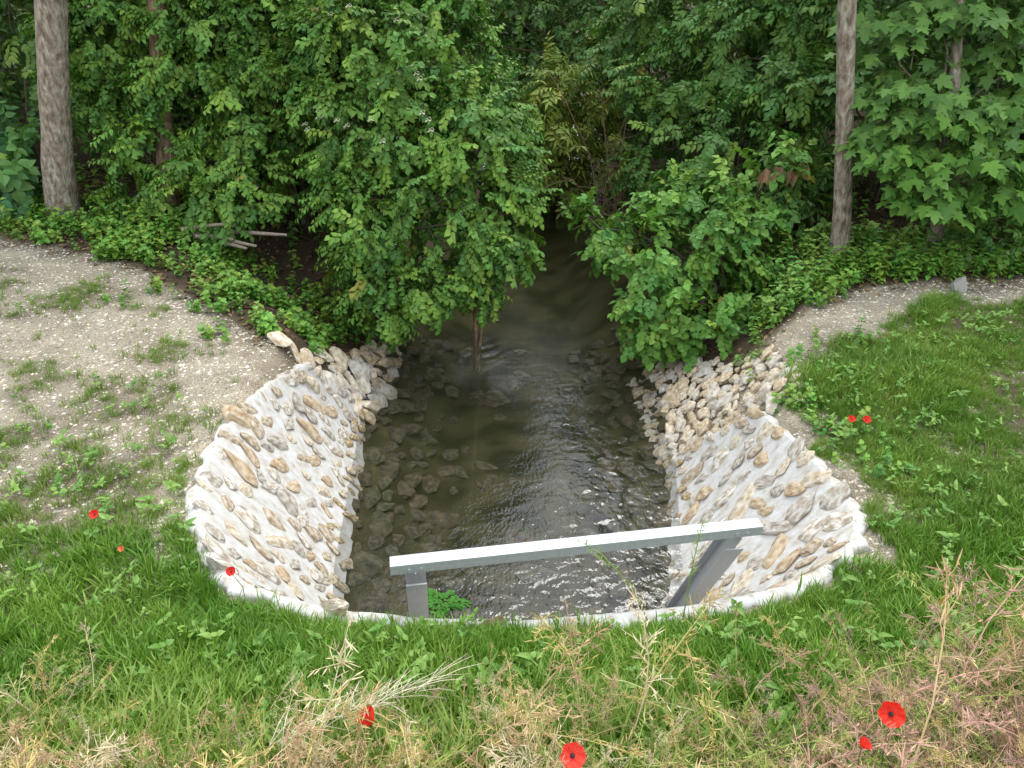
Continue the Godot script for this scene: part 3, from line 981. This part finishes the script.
	shrub("hazel", "low rounded hazel bush leaning over the right water's edge", "shrub", on(2.4, -8.4), hz, hazel_s, leaf_m, twig_m, 1.7, 0.16, 8, 1.0, Color(0.065, 0.165, 0.025), Color(0.15, 0.31, 0.045), 0.025)
	shrub("hazel", "yellow green hazel branch with brown withered leaves beside the slender trunk", "shrub", on(3.0, -9.2), [[2.9, 1.95, -8.9, 0.32, 0.28, 0.3], [2.55, 1.75, -8.75, 0.28, 0.22, 0.25], [3.15, 2.2, -8.9, 0.2, 0.2, 0.2]], hazel_s, leaf_m, twig_m, 0.5, 0.15, 5, 1.05, Color(0.08, 0.2, 0.03), Color(0.19, 0.36, 0.05), 0.02)
	var withered := surf(lc(0.20, 0.11, 0.06), 0.85)
	var hb := get_node("hazel_001")
	for k in 16:
		var wb := Builder.new()
		leaf(wb, Vector3.ZERO, Vector3(r(-0.25, 0.25), -1, r(-0.2, 0.2)), Vector3(r(-0.5, 0.5), 0.1, 1), r(0.12, 0.2), 0.05, r(-0.15, 0.15), 1.0)
		part("withered_leaf", wb.mesh(), withered, hb, Transform3D(Basis.IDENTITY, Vector3(2.99, 2.12, -8.62) + Vector3(r(-0.22, 0.3), r(-0.06, 0.06), r(-0.1, 0.12)) - hb.position))
	shrub("willow_bush", "yellowish willow bush far upstream at the bend", "shrub", on(1.0, -15.4), [[0.78, 1.91, -14.75, 0.62, 0.76, 0.69], [1.47, 1.59, -15.14, 0.53, 0.85, 0.69], [0.49, 1.37, -13.89, 0.42, 0.53, 0.47], [1.2, 0.55, -14.7, 0.95, 0.5, 0.5], [0.3, 0.6, -15.0, 0.8, 0.5, 0.5], [0.89, 0.99, -14.48, 0.55, 0.55, 0.55], [1.72, 2.28, -16.07, 0.55, 0.59, 0.57]], sprig(8, 0.12, 0.045, 106), leaf_m, twig_m, 1.7, 0.2, 7, 1.1, Color(0.16, 0.24, 0.035), Color(0.36, 0.44, 0.085), 0.03)
	shrub("elder_bush", "dark bush overhanging the stream far behind the willow", "shrub", on(3.0, -17.0), [[0.4, 0.35, -15.7, 0.9, 0.5, 0.4], [1.5, 0.35, -15.9, 0.9, 0.5, 0.4], [0.2, 1.2, -16.6, 1.2, 1.1, 0.8], [1.6, 1.0, -16.8, 1.2, 1.0, 0.8], [2.8, 1.6, -16.2, 1.1, 1.2, 0.8], [0.9, 2.6, -17.2, 1.4, 1.0, 0.8], [-0.9, 1.8, -15.8, 0.9, 1.2, 0.8], [2.4, 3.2, -17.3, 1.3, 1.0, 0.9], [-0.4, 3.4, -17.0, 1.3, 1.0, 0.9], [1.2, 4.4, -17.6, 1.5, 1.1, 0.9], [0.0, 5.6, -17.8, 1.4, 1.1, 0.9], [2.4, 5.4, -17.8, 1.4, 1.1, 0.9], [-1.8, 3.0, -16.5, 1.0, 1.2, 0.8], [-1.7, 4.8, -17.0, 1.2, 1.2, 0.9], [-3.0, 4.0, -16.6, 1.2, 1.2, 0.9]], horn_s, dull_m, twig_m, 1.3, 0.28, 8, 1.3, Color(0.075, 0.16, 0.035), Color(0.12, 0.24, 0.05), 0.03)
	build_maple(leaf_m, bark)
	shrub("bramble", "low dark leafy brambles under the maple by the right border", "shrub", on(4.95, -8.1), [[5.20, 1.46, -7.94, 0.43, 0.32, 0.37], [4.84, 1.33, -7.98, 0.32, 0.22, 0.27], [5.49, 1.34, -7.64, 0.31, 0.31, 0.31], [5.7, 1.5, -8.0, 0.4, 0.4, 0.4]], hazel_s, leaf_m, twig_m, 1.3, 0.15, 7, 0.9, Color(0.075, 0.17, 0.03), Color(0.13, 0.27, 0.05), 0.012)

	# bare brown brushwood upstream
	var br := thing("brushwood", "tangle of bare brown twigs upstream between the willow and the right bushes", "brushwood", on(1.9, -12.3))
	for k in 26:
		var b := Builder.new()
		var a := Vector3(r(-0.5, 0.5), -0.1, r(-0.4, 0.4))
		var e := a + Vector3(r(-0.9, 0.8), r(1.0, 2.4), r(-0.3, 0.5))
		if k % 3 == 0: e = a + Vector3(r(-1.6, 0.8), r(0.6, 1.2), r(0.0, 0.8))
		var m := a.lerp(e, 0.5) + Vector3(r(-0.2, 0.2), 0.2, r(-0.2, 0.2))
		b.tube([a, m, e, e + (e - m) * 0.4 + Vector3.DOWN * 0.12], [0.014, 0.011, 0.007, 0.003], 4)
		for q in 5:
			var s := m.lerp(e, r(-0.5, 1.0))
			var f := s + Vector3(r(-0.5, 0.5), r(-0.1, 0.5), r(-0.3, 0.4))
			b.tube([s, s.lerp(f, 0.5) + rv() * 0.04, f], [0.006, 0.004, 0.002], 3)
		part("twig", b.mesh(true), surf(lc(0.22, 0.15, 0.09), 0.9) if k < 1 else br.get_child(0).material_override, br)

	# trees inside the wood
	var spots := [[-8.6, -9.8], [-7.4, -12.0], [-5.9, -13.2], [-3.9, -13.0], [-2.6, -15.2], [-1.9, -12.4], [-5.0, -16.5], [-8.5, -15.5], [4.6, -13.2], [5.9, -11.0], [7.4, -9.4], [6.6, -14.0], [3.4, -16.0], [5.2, -17.5], [8.6, -12.2], [-0.9, -18.0]]
	var k := 0
	for s in spots:
		k += 1
		var g := on(s[0], s[1])
		var tall := r(6.5, 9.0)
		if absf(s[0]) < 4.0 and s[1] < -14.5: tall = 6.0
		var lean := Vector3(r(-0.5, 0.5), 0, r(-0.3, 0.3))
		var crown := []
		var nl := 9
		for q in nl:
			var h := lerpf(1.0, tall, (q + 0.5) / nl)
			crown.append([g.x + lean.x * h / tall + r(-1.1, 1.1), g.y + h, g.z + r(-1.0, 1.0), r(0.8, 1.2), r(0.6, 0.9), r(0.8, 1.2)])
		tree("woodland_tree", "dark leafy tree standing deep in the wood behind the front shrubs", g, [g - Vector3.UP * 0.1, g + lean * 0.3 + Vector3.UP * tall * 0.3, g + lean * 0.6 + Vector3.UP * tall * 0.6, g + lean + Vector3.UP * tall * 0.9], [r(0.1, 0.16), 0.1, 0.08, 0.05], bark, crown, far_s, dull_m, Color(0.075, 0.16, 0.035), Color(0.12, 0.24, 0.05), "trees inside the wood", 0.12, 0.8)
	# bushes at the foot of the inner trees
	for s in [[-6.6, -10.9, 1.0], [-5.2, -11.2, 1.1], [-3.4, -11.6, 1.0], [-2.3, -11.2, 0.9], [4.7, -10.0, 1.0], [5.6, -9.3, 0.9], [6.8, -8.7, 0.9], [-7.6, -9.9, 0.9], [4.2, -12.0, 1.0]]:
		var g := on(s[0], s[1])
		shrub("undershrub", "shaded dark green bush in the gloom behind the edge of the wood", "shrub", g, [[g.x, g.y + 0.7, g.z, 0.8, 0.7, 0.6], [g.x + 0.5, g.y + 1.5, g.z - 0.2, 0.7, 0.6, 0.6], [g.x - 0.5, g.y + 1.3, g.z, 0.6, 0.6, 0.6], [g.x, g.y + 2.3, g.z - 0.4, 0.8, 0.7, 0.6]], horn_s, dull_m, twig_m, 1.1 * s[2], 0.24, 7, 1.2, Color(0.075, 0.16, 0.035), Color(0.12, 0.24, 0.05), 0.025, "bushes inside the wood")
	# the wood beyond
	var lob := []
	for q in 130:
		var x := r(-14, 15)
		lob.append([x, r(0.8, 7.5) if absf(x - 0.6) > 2.2 else r(0.6, 7.5), r(-25, -18.5), r(1.0, 1.7), r(0.8, 1.3), r(0.8, 1.2)])
	for q in 24:
		lob.append([r(-14, -9), r(1.5, 7.0), r(-18, -9), r(1.0, 1.5), r(0.8, 1.3), r(0.9, 1.2)])
		lob.append([r(9.2, 14), r(1.5, 7.0), r(-18, -8), r(1.0, 1.5), r(0.8, 1.3), r(0.9, 1.2)])
	var sp := foliage_spots(lob, 0.8, 0.45, 5, 1.25, Color(0.075, 0.16, 0.035), Color(0.12, 0.24, 0.05))
	tag(many("woodland", far_s, dull_m, self, sp[0], sp[1]), "mass of dark green wood closing the view upstream", "woodland", "", "stuff")

func blossom() -> void:
	var b := Builder.new()
	rng.seed = 55
	for k in 26:
		var p := unit() * 0.036 * sqrt(r(0, 1)) * Vector3(1, 0.35, 1)
		leaf(b, p, Vector3(r(-1, 1), 0.2, r(-1, 1)), Vector3.UP, 0.014, 0.011, 0.1, r(0.85, 1.1), false)
	var m := leafy(0.6, Color(0.5, 0.5, 0.4), 0.3)
	var where := []
	var tint := []
	for l in [[-1.61, 3.25, -9.46, 0.62, 0.79, 0.71], [-1.20, 2.47, -8.93, 0.62, 0.78, 0.70], [-1.83, 2.45, -9.03, 0.43, 0.68, 0.55]]:
		for k in 13:
			var d := unit()
			d.z = absf(d.z)
			d.y = absf(d.y) * 0.8
			where.append(Transform3D(Basis(Vector3.RIGHT, r(0.2, 0.9)), Vector3(l[0], l[1], l[2]) + d * Vector3(l[3], l[4], l[5]) * 1.15))
			tint.append(Color(0.5, 0.5, 0.33))
	var dog := get_node("dogwood_002")
	for k in where.size(): where[k].origin -= dog.position
	many("blossom", b.mesh(), m, dog, where, tint).set_meta("kind", "stuff")

func build_maple(leaf_m: Material, bark: Material) -> void:
	var lobes := [[3.88, 3.37, -8.50, 0.51, 0.43, 0.47], [4.49, 3.47, -8.44, 0.55, 0.45, 0.50], [4.99, 3.16, -8.27, 0.40, 0.40, 0.40], [3.89, 2.85, -8.11, 0.45, 0.36, 0.41], [4.18, 2.69, -7.91, 0.49, 0.36, 0.42], [4.53, 2.34, -7.73, 0.47, 0.40, 0.43], [3.89, 2.23, -7.78, 0.42, 0.36, 0.39], [4.89, 1.97, -7.64, 0.36, 0.30, 0.33], [3.66, 2.41, -8.10, 0.23, 0.27, 0.25], [4.84, 2.67, -8.02, 0.40, 0.36, 0.38], [4.23, 1.99, -7.54, 0.40, 0.24, 0.32], [5.34, 2.45, -7.90, 0.40, 0.60, 0.50], [4.19, 3.96, -8.70, 0.80, 0.40, 0.60], [5.56, 3.42, -8.53, 0.51, 0.51, 0.51], [4.4, 4.6, -8.9, 0.9, 0.5, 0.8]]
	var at := on(4.62, -8.15)
	var o := thing("maple_tree", "young maple with broad lobed leaves in layered sprays at the right border", "tree", at)
	var t := part("trunk", trunk_mesh([Vector3(0, -0.1, 0), Vector3(-0.03, 0.6, 0), Vector3(-0.1, 1.4, -0.1), Vector3(-0.2, 2.4, -0.3), Vector3(-0.2, 3.4, -0.6)], [0.085, 0.07, 0.06, 0.045, 0.02], 0.12, 8), bark, o)
	limbs(t, at + Vector3(-0.1, 0.9, -0.1), lobes, 0.018, bark, "limb")
	for c in t.get_children(): c.position += Vector3(-0.1, 0.9, -0.1)
	var shapes := []
	for k in 5: shapes.append(maple_leaf(300 + k))
	rng.seed = 31
	var all := []
	for l in lobes:
		var c := Vector3(l[0], l[1], l[2])
		var rad := Vector3(l[3], l[4], l[5])
		# flat tiers of leaves, drooping outwards
		for k in 26:
			var d := unit()
			if d.y < -0.2: d.y = -d.y
			var cc := c + d * rad * r(0.5, 1.0)
			var lean := Vector3(d.x * 0.5, -0.25, absf(d.z) * 0.5 + 0.15)
			for e in 5:
				var a := r(0, TAU)
				var p := cc + Vector3(cos(a) * r(0.04, 0.2), r(-0.05, 0.05), sin(a) * r(0.04, 0.2))
				var x := Vector3(cos(a), -0.35, sin(a)) * 0.7 + lean + rv() * 0.25
				all.append([frame(x, Vector3.UP + Vector3(0, 0, 0.35) + rv() * 0.6, r(0.11, 0.18), p), r(0, 1)])
	all.sort_custom(func(p, q): return p[0].origin.z * 0.88 - p[0].origin.y * 0.2 > q[0].origin.z * 0.88 - q[0].origin.y * 0.2)
	var tones := []
	for k in 4:
		var m := leafy(0.65, Color(0.6, 0.66, 0.35), 0.22)
		m.albedo_color = Color(Color(0.05, 0.125, 0.02).lerp(Color(0.105, 0.215, 0.035), k / 3.0)).linear_to_srgb()
		tones.append(m)
	var where := []
	var tint := []
	var n := 0
	for e in all:
		var tr: Transform3D = e[0]
		tr.origin -= at
		# only what can be seen near the front counts among the single leaves
		if n < 300 and e[0].origin.y < 3.9 and rng.randf() < 0.75:
			part("leaf", shapes[n % 5], tones[int(e[1] * 3.99)], o, tr)
			n += 1
		else:
			where.append(tr)
			tint.append(Color(0.05, 0.125, 0.02).lerp(Color(0.105, 0.215, 0.035), e[1]))
	many("foliage", shapes[0], leaf_m, o, where, tint).set_meta("kind", "stuff")

func build_low_plants() -> void:
	var grass_m := leafy(0.5, Color(0.6, 0.66, 0.3), 0.4)
	var herb_m := leafy(0.5, Color(0.6, 0.66, 0.3), 0.45)
	var dry_m := leafy(0.8, Color(0.4, 0.4, 0.3), 0.2)
	# grass
	var tufts := [tuft(22, 0.35, 201, 0.6, 0.022), tuft(18, 0.45, 202, 0.95, 0.026), tuft(14, 0.4, 203, 0.7, 0.034)]
	rng.seed = 61
	var w := [[], [], []]
	var c := [[], [], []]
	var place := func(p: Vector3, tall: float, yellow: float) -> void:
		var k := rng.randi() % 3
		w[k].append(upright(p - Vector3.UP * 0.01, tall * r(0.8, 1.1), tall, 0.2))
		var v := noise_b.get_noise_2d(p.x * 1.7, p.z * 1.7)
		var col := Color(0.10, 0.24, 0.02).lerp(Color(0.21, 0.35, 0.045), clampf(0.45 + v + r(-0.25, 0.25), 0, 1)).lerp(Color(0.34, 0.30, 0.12), yellow)
		c[k].append(col)
	var clear := func(x: float, z: float) -> float:
		var d := look(rims, x, z)
		return 0.0 if d < (0.17 + 0.1 * noise.get_noise_2d(x * 5.0, z * 5.0) if z > -3.3 else 0.14 + 0.25 * noise.get_noise_2d(x * 3.0, z * 3.0)) else 1.0
	# the near bank
	for p in scatter(15000, -4.6, 4.6, -3.7, -0.9, func(x, z): return clear.call(x, z) * lawn(x, z)):
		var rimward := smoothstep(-1.7, -2.6, p.z)
		place.call(p, r(0.10, 0.24) * lerpf(1.0, 0.62, rimward), 0.35 * (1.0 - rimward) * r(0, 1))
	# grass right at the edge
	for p in scatter(9000, -1.9, 2.1, -3.4, -2.6, func(x, z): var d := look(rims, x, z); return 1.0 if d > 0.17 and d < 0.5 and z > -3.3 else 0.0):
		place.call(p, r(0.05, 0.1), 0.25 * pow(r(0, 1), 3.0))
	# right lawn
	for p in scatter(22000, 1.9, 7.2, -7.2, -3.4, func(x, z): return clear.call(x, z) * lawn(x, z)):
		place.call(p, r(0.05, 0.1) * (1.1 + 1.1 * noise_b.get_noise_2d(p.x * 1.3, p.z * 1.3)), 0.4 * pow(r(0, 1), 2.0))
	# left gravel patches
	for p in scatter(14000, -7.0, -1.9, -7.6, -3.4, func(x, z): return clear.call(x, z) * lawn(x, z) * 0.8):
		place.call(p, r(0.04, 0.1), 0.45 * r(0, 1))
	for k in 3:
		tag(many("grass", tufts[k], grass_m, self, w[k], c[k]), ["fresh green grass covering the banks around the stone walls", "loose spreading grass blades mixed through the bank turf", "leaning green grass blades of the bank turf"][k], "grass", "", "stuff")
	# gravel
	rng.seed = 62
	var pw := []
	var pc := []
	for p in scatter(120000, -7.0, 6.5, -8.6, -3.3, func(x, z): return (1.0 if z > wood_line(x) - 0.1 and absf(x) > 1.9 and (look(rims, x, z) > -0.03 or (x > 1.9 and z < -5.6 and look(waters, x, z) > 0.5)) else 0.0) * (1.0 if look(rims, x, z) < 0.4 else 1.0 - 0.8 * lawn(x, z))):
		var s := 0.004 + 0.014 * pow(r(0, 1), 3.0)
		pw.append(frame(Vector3(r(-1, 1), 0, r(-1, 1)), Vector3.UP, s, p) * Transform3D(Basis.from_scale(Vector3(1.4, 0.5, 0.9)), Vector3.ZERO))
		var g := lerpf(0.16, 0.7, pow(r(0, 1), 1.3))
		pc.append(Color(g, g * r(0.84, 0.94), g * r(0.6, 0.82)))
	var peb := surf(Color.WHITE, 0.9)
	peb.vertex_color_use_as_albedo = true
	tag(many("gravel", pebble(), peb, self, pw, pc), "pale limestone gravel lying on the bare banks", "gravel", "", "stuff")

	# leafy ground cover below the trees
	rng.seed = 63
	var nettle := herb(211, 5, 0.34, 0.2)
	var round_leaf := herb(212, 4, 0.42, 0.34)
	var cover := func(count: int, x0: float, x1: float, z0: float, z1: float, keep: Callable, lo: float, hi: float, called: String, label: String, mesh_: Mesh, dark: Color, light: Color) -> void:
		var ww := []
		var cc := []
		for p in scatter(int(count * 1.5), x0, x1, z0, z1, keep):
			var h := r(lo, hi)
			ww.append(upright(p, h * 1.15, h, 0.3))
			var lc_ := dark.lerp(light, r(0, 1))
			lc_.r *= r(0.75, 1.45)
			cc.append(lc_)
		if ww.size(): tag(many(called, mesh_, herb_m, self, ww, cc), label, "undergrowth", "", "stuff")
	var g0 := Color(0.08, 0.2, 0.025)
	var g1 := Color(0.17, 0.35, 0.045)
	cover.call(1900, -4.4, -1.6, -8.9, -6.2, func(x, z): return smoothstep(0.1, -0.25, z - wood_line(x) + 1.3 * noise.get_noise_2d(x * 3, z * 3)) * (1.0 if look(waters, x, z) > 0.18 else 0.0) * (0.15 + 0.85 * smoothstep(-0.15, 0.2, noise_b.get_noise_2d(x * 2.2, z * 2.2))) * (0.0 if (z > -6.9 and x > -2.2) or (z > -8.2 and x > -1.95) else 1.0), 0.08, 0.19, "undergrowth", "bright nettles and herbs on the left bank slope below the dogwoods", round_leaf, g0, g1)
	cover.call(700, -7.0, -3.9, -9.6, -7.9, func(x, z): return smoothstep(0.1, -0.2, z - wood_line(x)) * (0.3 + smoothstep(-0.2, 0.2, noise_b.get_noise_2d(x * 1.8, z * 1.8))), 0.08, 0.2, "undergrowth", "low herbs around the foot of the thick left trunk", round_leaf, g0, g1)
	cover.call(1100, 2.4, 6.6, -8.6, -7.0, func(x, z): return smoothstep(0.05, -0.3, z - wood_line(x)) * (0.35 + smoothstep(-0.25, 0.15, noise_b.get_noise_2d(x * 1.8, z * 1.8))), 0.1, 0.26, "undergrowth", "nettles along the foot of the right hand trees", nettle, g0, g1)
	cover.call(260, 1.9, 3.2, -7.6, -5.2, func(x, z): return (1.0 if look(waters, x, z) > 0.45 else 0.0) * smoothstep(0.0, 0.25, noise_b.get_noise_2d(x * 2.2, z * 2.2)), 0.06, 0.15, "undergrowth", "small sprouts on the bare soil above the right loose stones", round_leaf, g0, g1)
	cover.call(45, 2.0, 2.7, -5.5, -4.3, func(x, z): return 1.0 if look(rims, x, z) > 0.1 else 0.0, 0.06, 0.13, "undergrowth", "broad leaved weeds along the top of the right wall", round_leaf, g0, g1)
	cover.call(900, -9.0, 9.0, -13.0, -8.4, func(x, z): return 0.6 if look(waters, x, z) > 0.4 else 0.0, 0.12, 0.35, "undergrowth", "shade plants on the dark floor of the wood", nettle, g0, g1)
	# fallen leaves on the floor of the wood
	rng.seed = 67
	var fl := Builder.new()
	leaf(fl, Vector3(-0.5, 0, 0), Vector3.RIGHT, Vector3.UP, 1.0, 0.6, 0.2, 1.0)
	var fw := []
	var fc := []
	for p in scatter(14000, -7.0, 7.0, -11.5, -6.2, func(x, z): return smoothstep(0.15, -0.2, z - wood_line(x)) * (1.0 if look(waters, x, z) > 0.1 else 0.0)):
		fw.append(frame(Vector3(r(-1, 1), r(-0.3, 0.3), r(-1, 1)), Vector3.UP + rv() * 0.5, r(0.03, 0.08), p + Vector3.UP * 0.012))
		fc.append(Color(0.24, 0.16, 0.08).lerp(Color(0.09, 0.06, 0.035), r(0, 1)))
	tag(many("leaf_litter", fl.mesh(), dry_m, self, fw, fc), "brown fallen leaves strewn over the soil under the trees", "leaf litter", "", "stuff")
	# broad leaved weeds in the turf
	rng.seed = 64
	var dock := rosette(221, 6, 0.5, 0.26)
	var ww := []
	var wc := []
	for p in scatter(5200, -4.6, 6.2, -6.6, -0.9, func(x, z): return (1.0 if z > -2.4 else 0.45 if z > -3.4 else 0.55) * lawn(x, z) * (1.0 if look(rims, x, z) > 0.12 else 0.0)):
		var s := r(0.05, 0.13)
		ww.append(upright(p + Vector3.UP * r(0.02, 0.07), s, s, 0.5))
		wc.append(Color(0.09, 0.22, 0.03).lerp(Color(0.20, 0.33, 0.06), r(0, 1)))
	tag(many("weeds", dock, herb_m, self, ww, wc), "broad leaved weeds dotted through the turf", "weeds", "", "stuff")

	# withered stalks on the near bank
	rng.seed = 65
	var stalks := [dry_stalk(231, 26), dry_stalk(232, 34), dry_stalk(233, 20)]
	var sw := [[], [], []]
	var sc := [[], [], []]
	var cols := [Color(0.54, 0.44, 0.17), Color(0.56, 0.48, 0.30), Color(0.36, 0.42, 0.12), Color(0.50, 0.36, 0.20), Color(0.52, 0.32, 0.24), Color(0.46, 0.30, 0.24)]
	for p in scatter(5600, -3.4, 3.8, -2.75, -0.7, func(x, z): return clampf(smoothstep(-2.15 + 0.5 * noise.get_noise_2d(x * 2.0, 7.0), -1.5, z) * 0.85 + smoothstep(0.75, 1.5, x) * smoothstep(-2.6, -1.9, z) * 0.75 + smoothstep(-1.2, -2.0, x) * smoothstep(-2.3, -1.5, z) * 0.3, 0, 1)):
		var k := rng.randi() % 3
		var h := r(0.2, 0.45) if r(0, 1) < 0.93 else r(0.5, 0.8)
		if p.x > 0.9: h *= 1.2
		var t := upright(p, h, h, 0.6)
		sw[k].append(t)
		sc[k].append(cols[rng.randi() % 4 + (2 if p.x > 0.7 and rng.randf() < 0.75 else 0)] * r(0.8, 1.2))
	for k in 3:
		tag(many("dry_stalks", stalks[k], dry_m, self, sw[k], sc[k]), ["withered tan stalks lying over the near bank", "brown forked seed stalks tangled on the near bank", "bleached thin stalks among the near turf"][k], "dry stalks", "", "stuff")

	# a bleached plume of dry grass lying across the turf
	rng.seed = 68
	var plume := thing("dry_grass_plume", "bleached straw plume lying across the turf beside the crumpled poppy", "dry grass", on(-0.66, -1.45))
	var straw := surf(lc(0.52, 0.45, 0.32), 0.85)
	var a0 := Vector3(-0.77, 1.82, -1.63) - plume.position
	var a1 := Vector3(-0.49, 1.8, -1.83) - plume.position
	var a2 := Vector3(-0.2, 1.6, -2.1) - plume.position
	for k in 90:
		var pb := Builder.new()
		var u := r(0.0, 0.85)
		var p0 := a0.lerp(a1, u).lerp(a1.lerp(a2, u), u) + rv() * 0.02
		var v := minf(1.0, u + r(0.08, 0.22))
		var p1 := a0.lerp(a1, v).lerp(a1.lerp(a2, v), v) + rv() * Vector3(0.11, 0.06, 0.11)
		pb.tube([p0, p0.lerp(p1, 0.5) + Vector3.UP * 0.012, p1], [0.0010, 0.0014, 0.0005], 3)
		part("straw", pb.mesh(), straw, plume)
	# poppies
	var up := Vector3(0, 0.8, 0.6)
	poppy("small red poppy in the thin turf near the left border", Vector3(-2.45, 1.2, -3.63), 0.028, up)
	poppy("red poppy at the rim of the left wall", Vector3(-1.49, 1.2, -3.14), 0.026, up)
	poppy("tiny pale orange poppy between the two left poppies", Vector3(-2.18, 1.17, -3.36), 0.017, up, 0.0, Color(0.75, 0.2, 0.08))
	poppy("crumpled red poppy seen from the side at the bottom left of centre", Vector3(-0.42, 2.02, -1.55), 0.03, Vector3(-0.5, 0.8, -0.3), -0.9)
	poppy("open scarlet poppy cut by the lower border of the picture", Vector3(0.16, 2.17, -1.34), 0.034, Vector3(0.05, 0.75, 0.65), 0.0, Color(0.75, 0.07, 0.045))
	poppy("widest open red poppy with dark centre in the dry stalks", Vector3(1.12, 2.07, -1.55), 0.037, Vector3(-0.25, 0.7, 0.65))
	poppy("half hidden red poppy bud below the widest poppy", Vector3(0.99, 2.07, -1.44), 0.018, Vector3(0.3, 0.8, 0.1), -0.6)
	poppy("left one of the two poppies in the right lawn", Vector3(2.36, 1.27, -4.61), 0.026, up)
	poppy("right one of the two poppies in the right lawn", Vector3(2.46, 1.27, -4.6), 0.028, up)

	# tall green weeds in front of the beam
	var green := leafy(0.6, Color(0.5, 0.55, 0.3), 0.3)
	green.albedo_color = lc(0.26, 0.36, 0.09)
	for e in [[Vector3(0.88, 0, -2.93), 0.62, 241, 0.1, "tall upright green mustard stalk standing before the middle of the beam"], [Vector3(0.72, 0, -2.9), 0.55, 242, -0.9, "green mustard stalk leaning left across the water below the beam"]]:
		var g := on(e[0].x, e[0].z)
		var o := thing("mustard_plant", e[4], "plant", g)
		rng.seed = e[2]
		var b := Builder.new()
		var top := Vector3(e[3] * 0.45, e[1], -0.05)
		b.tube([Vector3.ZERO, top * Vector3(0.3, 0.5, 0.4), top * Vector3(0.7, 0.85, 0.7), top], [0.004, 0.003, 0.0024, 0.001], 5)
		part("stem", b.mesh(true), green, o)
		for k in 34:
			var u := r(0.25, 1.0)
			var s := (top * Vector3(0.3, 0.5, 0.4)).lerp(top, (u - 0.25) / 0.75)
			var d := unit() * 0.7 + Vector3.UP * 0.4
			var pb := Builder.new()
			pb.tube([s, s + d * 0.02, s + d * r(0.04, 0.08)], [0.001, 0.0022, 0.0006], 4)
			part("pod", pb.mesh(), green, o)

	# yellow leaf caught on a stalk
	var yl := Builder.new()
	leaf(yl, Vector3.ZERO, Vector3(0.3, 1, 0.2), Vector3(0, 0.3, 1), 0.07, 0.045, 0.2, 1.0)
	var ym := leafy(0.6, Color(0.5, 0.45, 0.2), 0.3)
	ym.albedo_color = lc(0.62, 0.42, 0.10)
	var yo := part("dead_leaf", yl.mesh(), ym, self)
	yo.position = Vector3(2.01, 1.38, -2.71)
	tag(yo, "single yellow leaf caught among the dry stalks on the right", "leaf")

	# green weed clump in the water beside the left post
	rng.seed = 66
	var aw := thing("water_weed", "vivid green clump of water weed beside the left post", "water plant", Vector3(-0.5, 0.012, -4.16))
	var am := leafy(0.5, Color(0.5, 0.6, 0.2), 0.4)
	am.albedo_color = lc(0.045, 0.19, 0.01)
	var mat := Builder.new()
	for k in 420:
		var a := r(0, TAU)
		var q := sqrt(r(0, 1))
		leaf(mat, Vector3(cos(a) * q * (0.14 + 0.05 * sin(a * 3.0 + 1.0)), (1.0 - q * q) * 0.02 - 0.012, sin(a) * q * (0.11 + 0.04 * sin(a * 5.0))), Vector3(cos(a), r(-0.3, 0.3), sin(a)), Vector3(r(-0.4, 0.4), 1, r(-0.4, 0.4)), r(0.02, 0.04), 0.022, 0.1, r(0.7, 1.25), false)
	part("foliage", mat.mesh(), am, aw)

	# dead branches, log and block at the edge of the wood
	var grey_wood := surf(lc(0.30, 0.25, 0.2), 0.95, grain(0.03, [0.3, 0.7], [lc(0.5, 0.45, 0.4), Color.WHITE], 81, 256), Vector3(6, 6, 6))
	for k in 8:
		var b := Builder.new()
		var a := on(-3.45 + r(-0.35, 0.2), -8.55 + r(-0.25, 0.2), 0.04 + 0.03 * k)
		var d := Vector3(r(0.4, 0.85), r(-0.05, 0.1), r(-0.05, 0.25))
		b.tube([Vector3.ZERO, d * 0.5 + rv() * 0.03, d], [0.028, 0.024, 0.016], 7)
		var o := part("dead_branch", b.mesh(true), grey_wood, self)
		o.position = a
		tag(o, "broken grey branch in the heap under the left dogwoods", "branch", "branches heaped on the left bank")
	var lg := Builder.new()
	lg.tube([Vector3.ZERO, Vector3(0.3, 0.03, -0.02), Vector3(0.62, 0.05, 0.02)], [0.06, 0.058, 0.05], 9)
	var lo := part("log", lg.mesh(true), grey_wood, self)
	lo.position = on(4.0, -8.0, 0.04)
	tag(lo, "short cut log lying between the slender trunk and the maple", "log")
	var bl := part("boulder", rocks[2], surf(lc(0.36, 0.34, 0.31), 0.9, grain(0.03, [0.3, 0.7], [lc(0.5, 0.48, 0.45), Color.WHITE], 82, 256), Vector3(3, 3, 3)), self)
	bl.transform = Transform3D(Basis.from_scale(Vector3(0.1, 0.11, 0.09)), on(4.42, -7.15, 0.05))
	tag(bl, "grey block of stone on the gravel under the maple", "boulder")

func pebble() -> ArrayMesh:
	var b := Builder.new()
	var p := [Vector3(1, 0, 0), Vector3(0.2, 0.1, 1), Vector3(-0.9, 0, 0.3), Vector3(-0.3, -0.1, -0.9), Vector3(0.1, 0.8, 0.1), Vector3(0, -0.6, 0)]
	for e in [[0, 1, 4], [1, 2, 4], [2, 3, 4], [3, 0, 4], [1, 0, 5], [2, 1, 5], [3, 2, 5], [0, 3, 5]]:
		b.tri(p[e[0]], p[e[1]], p[e[2]])
	return b.mesh()
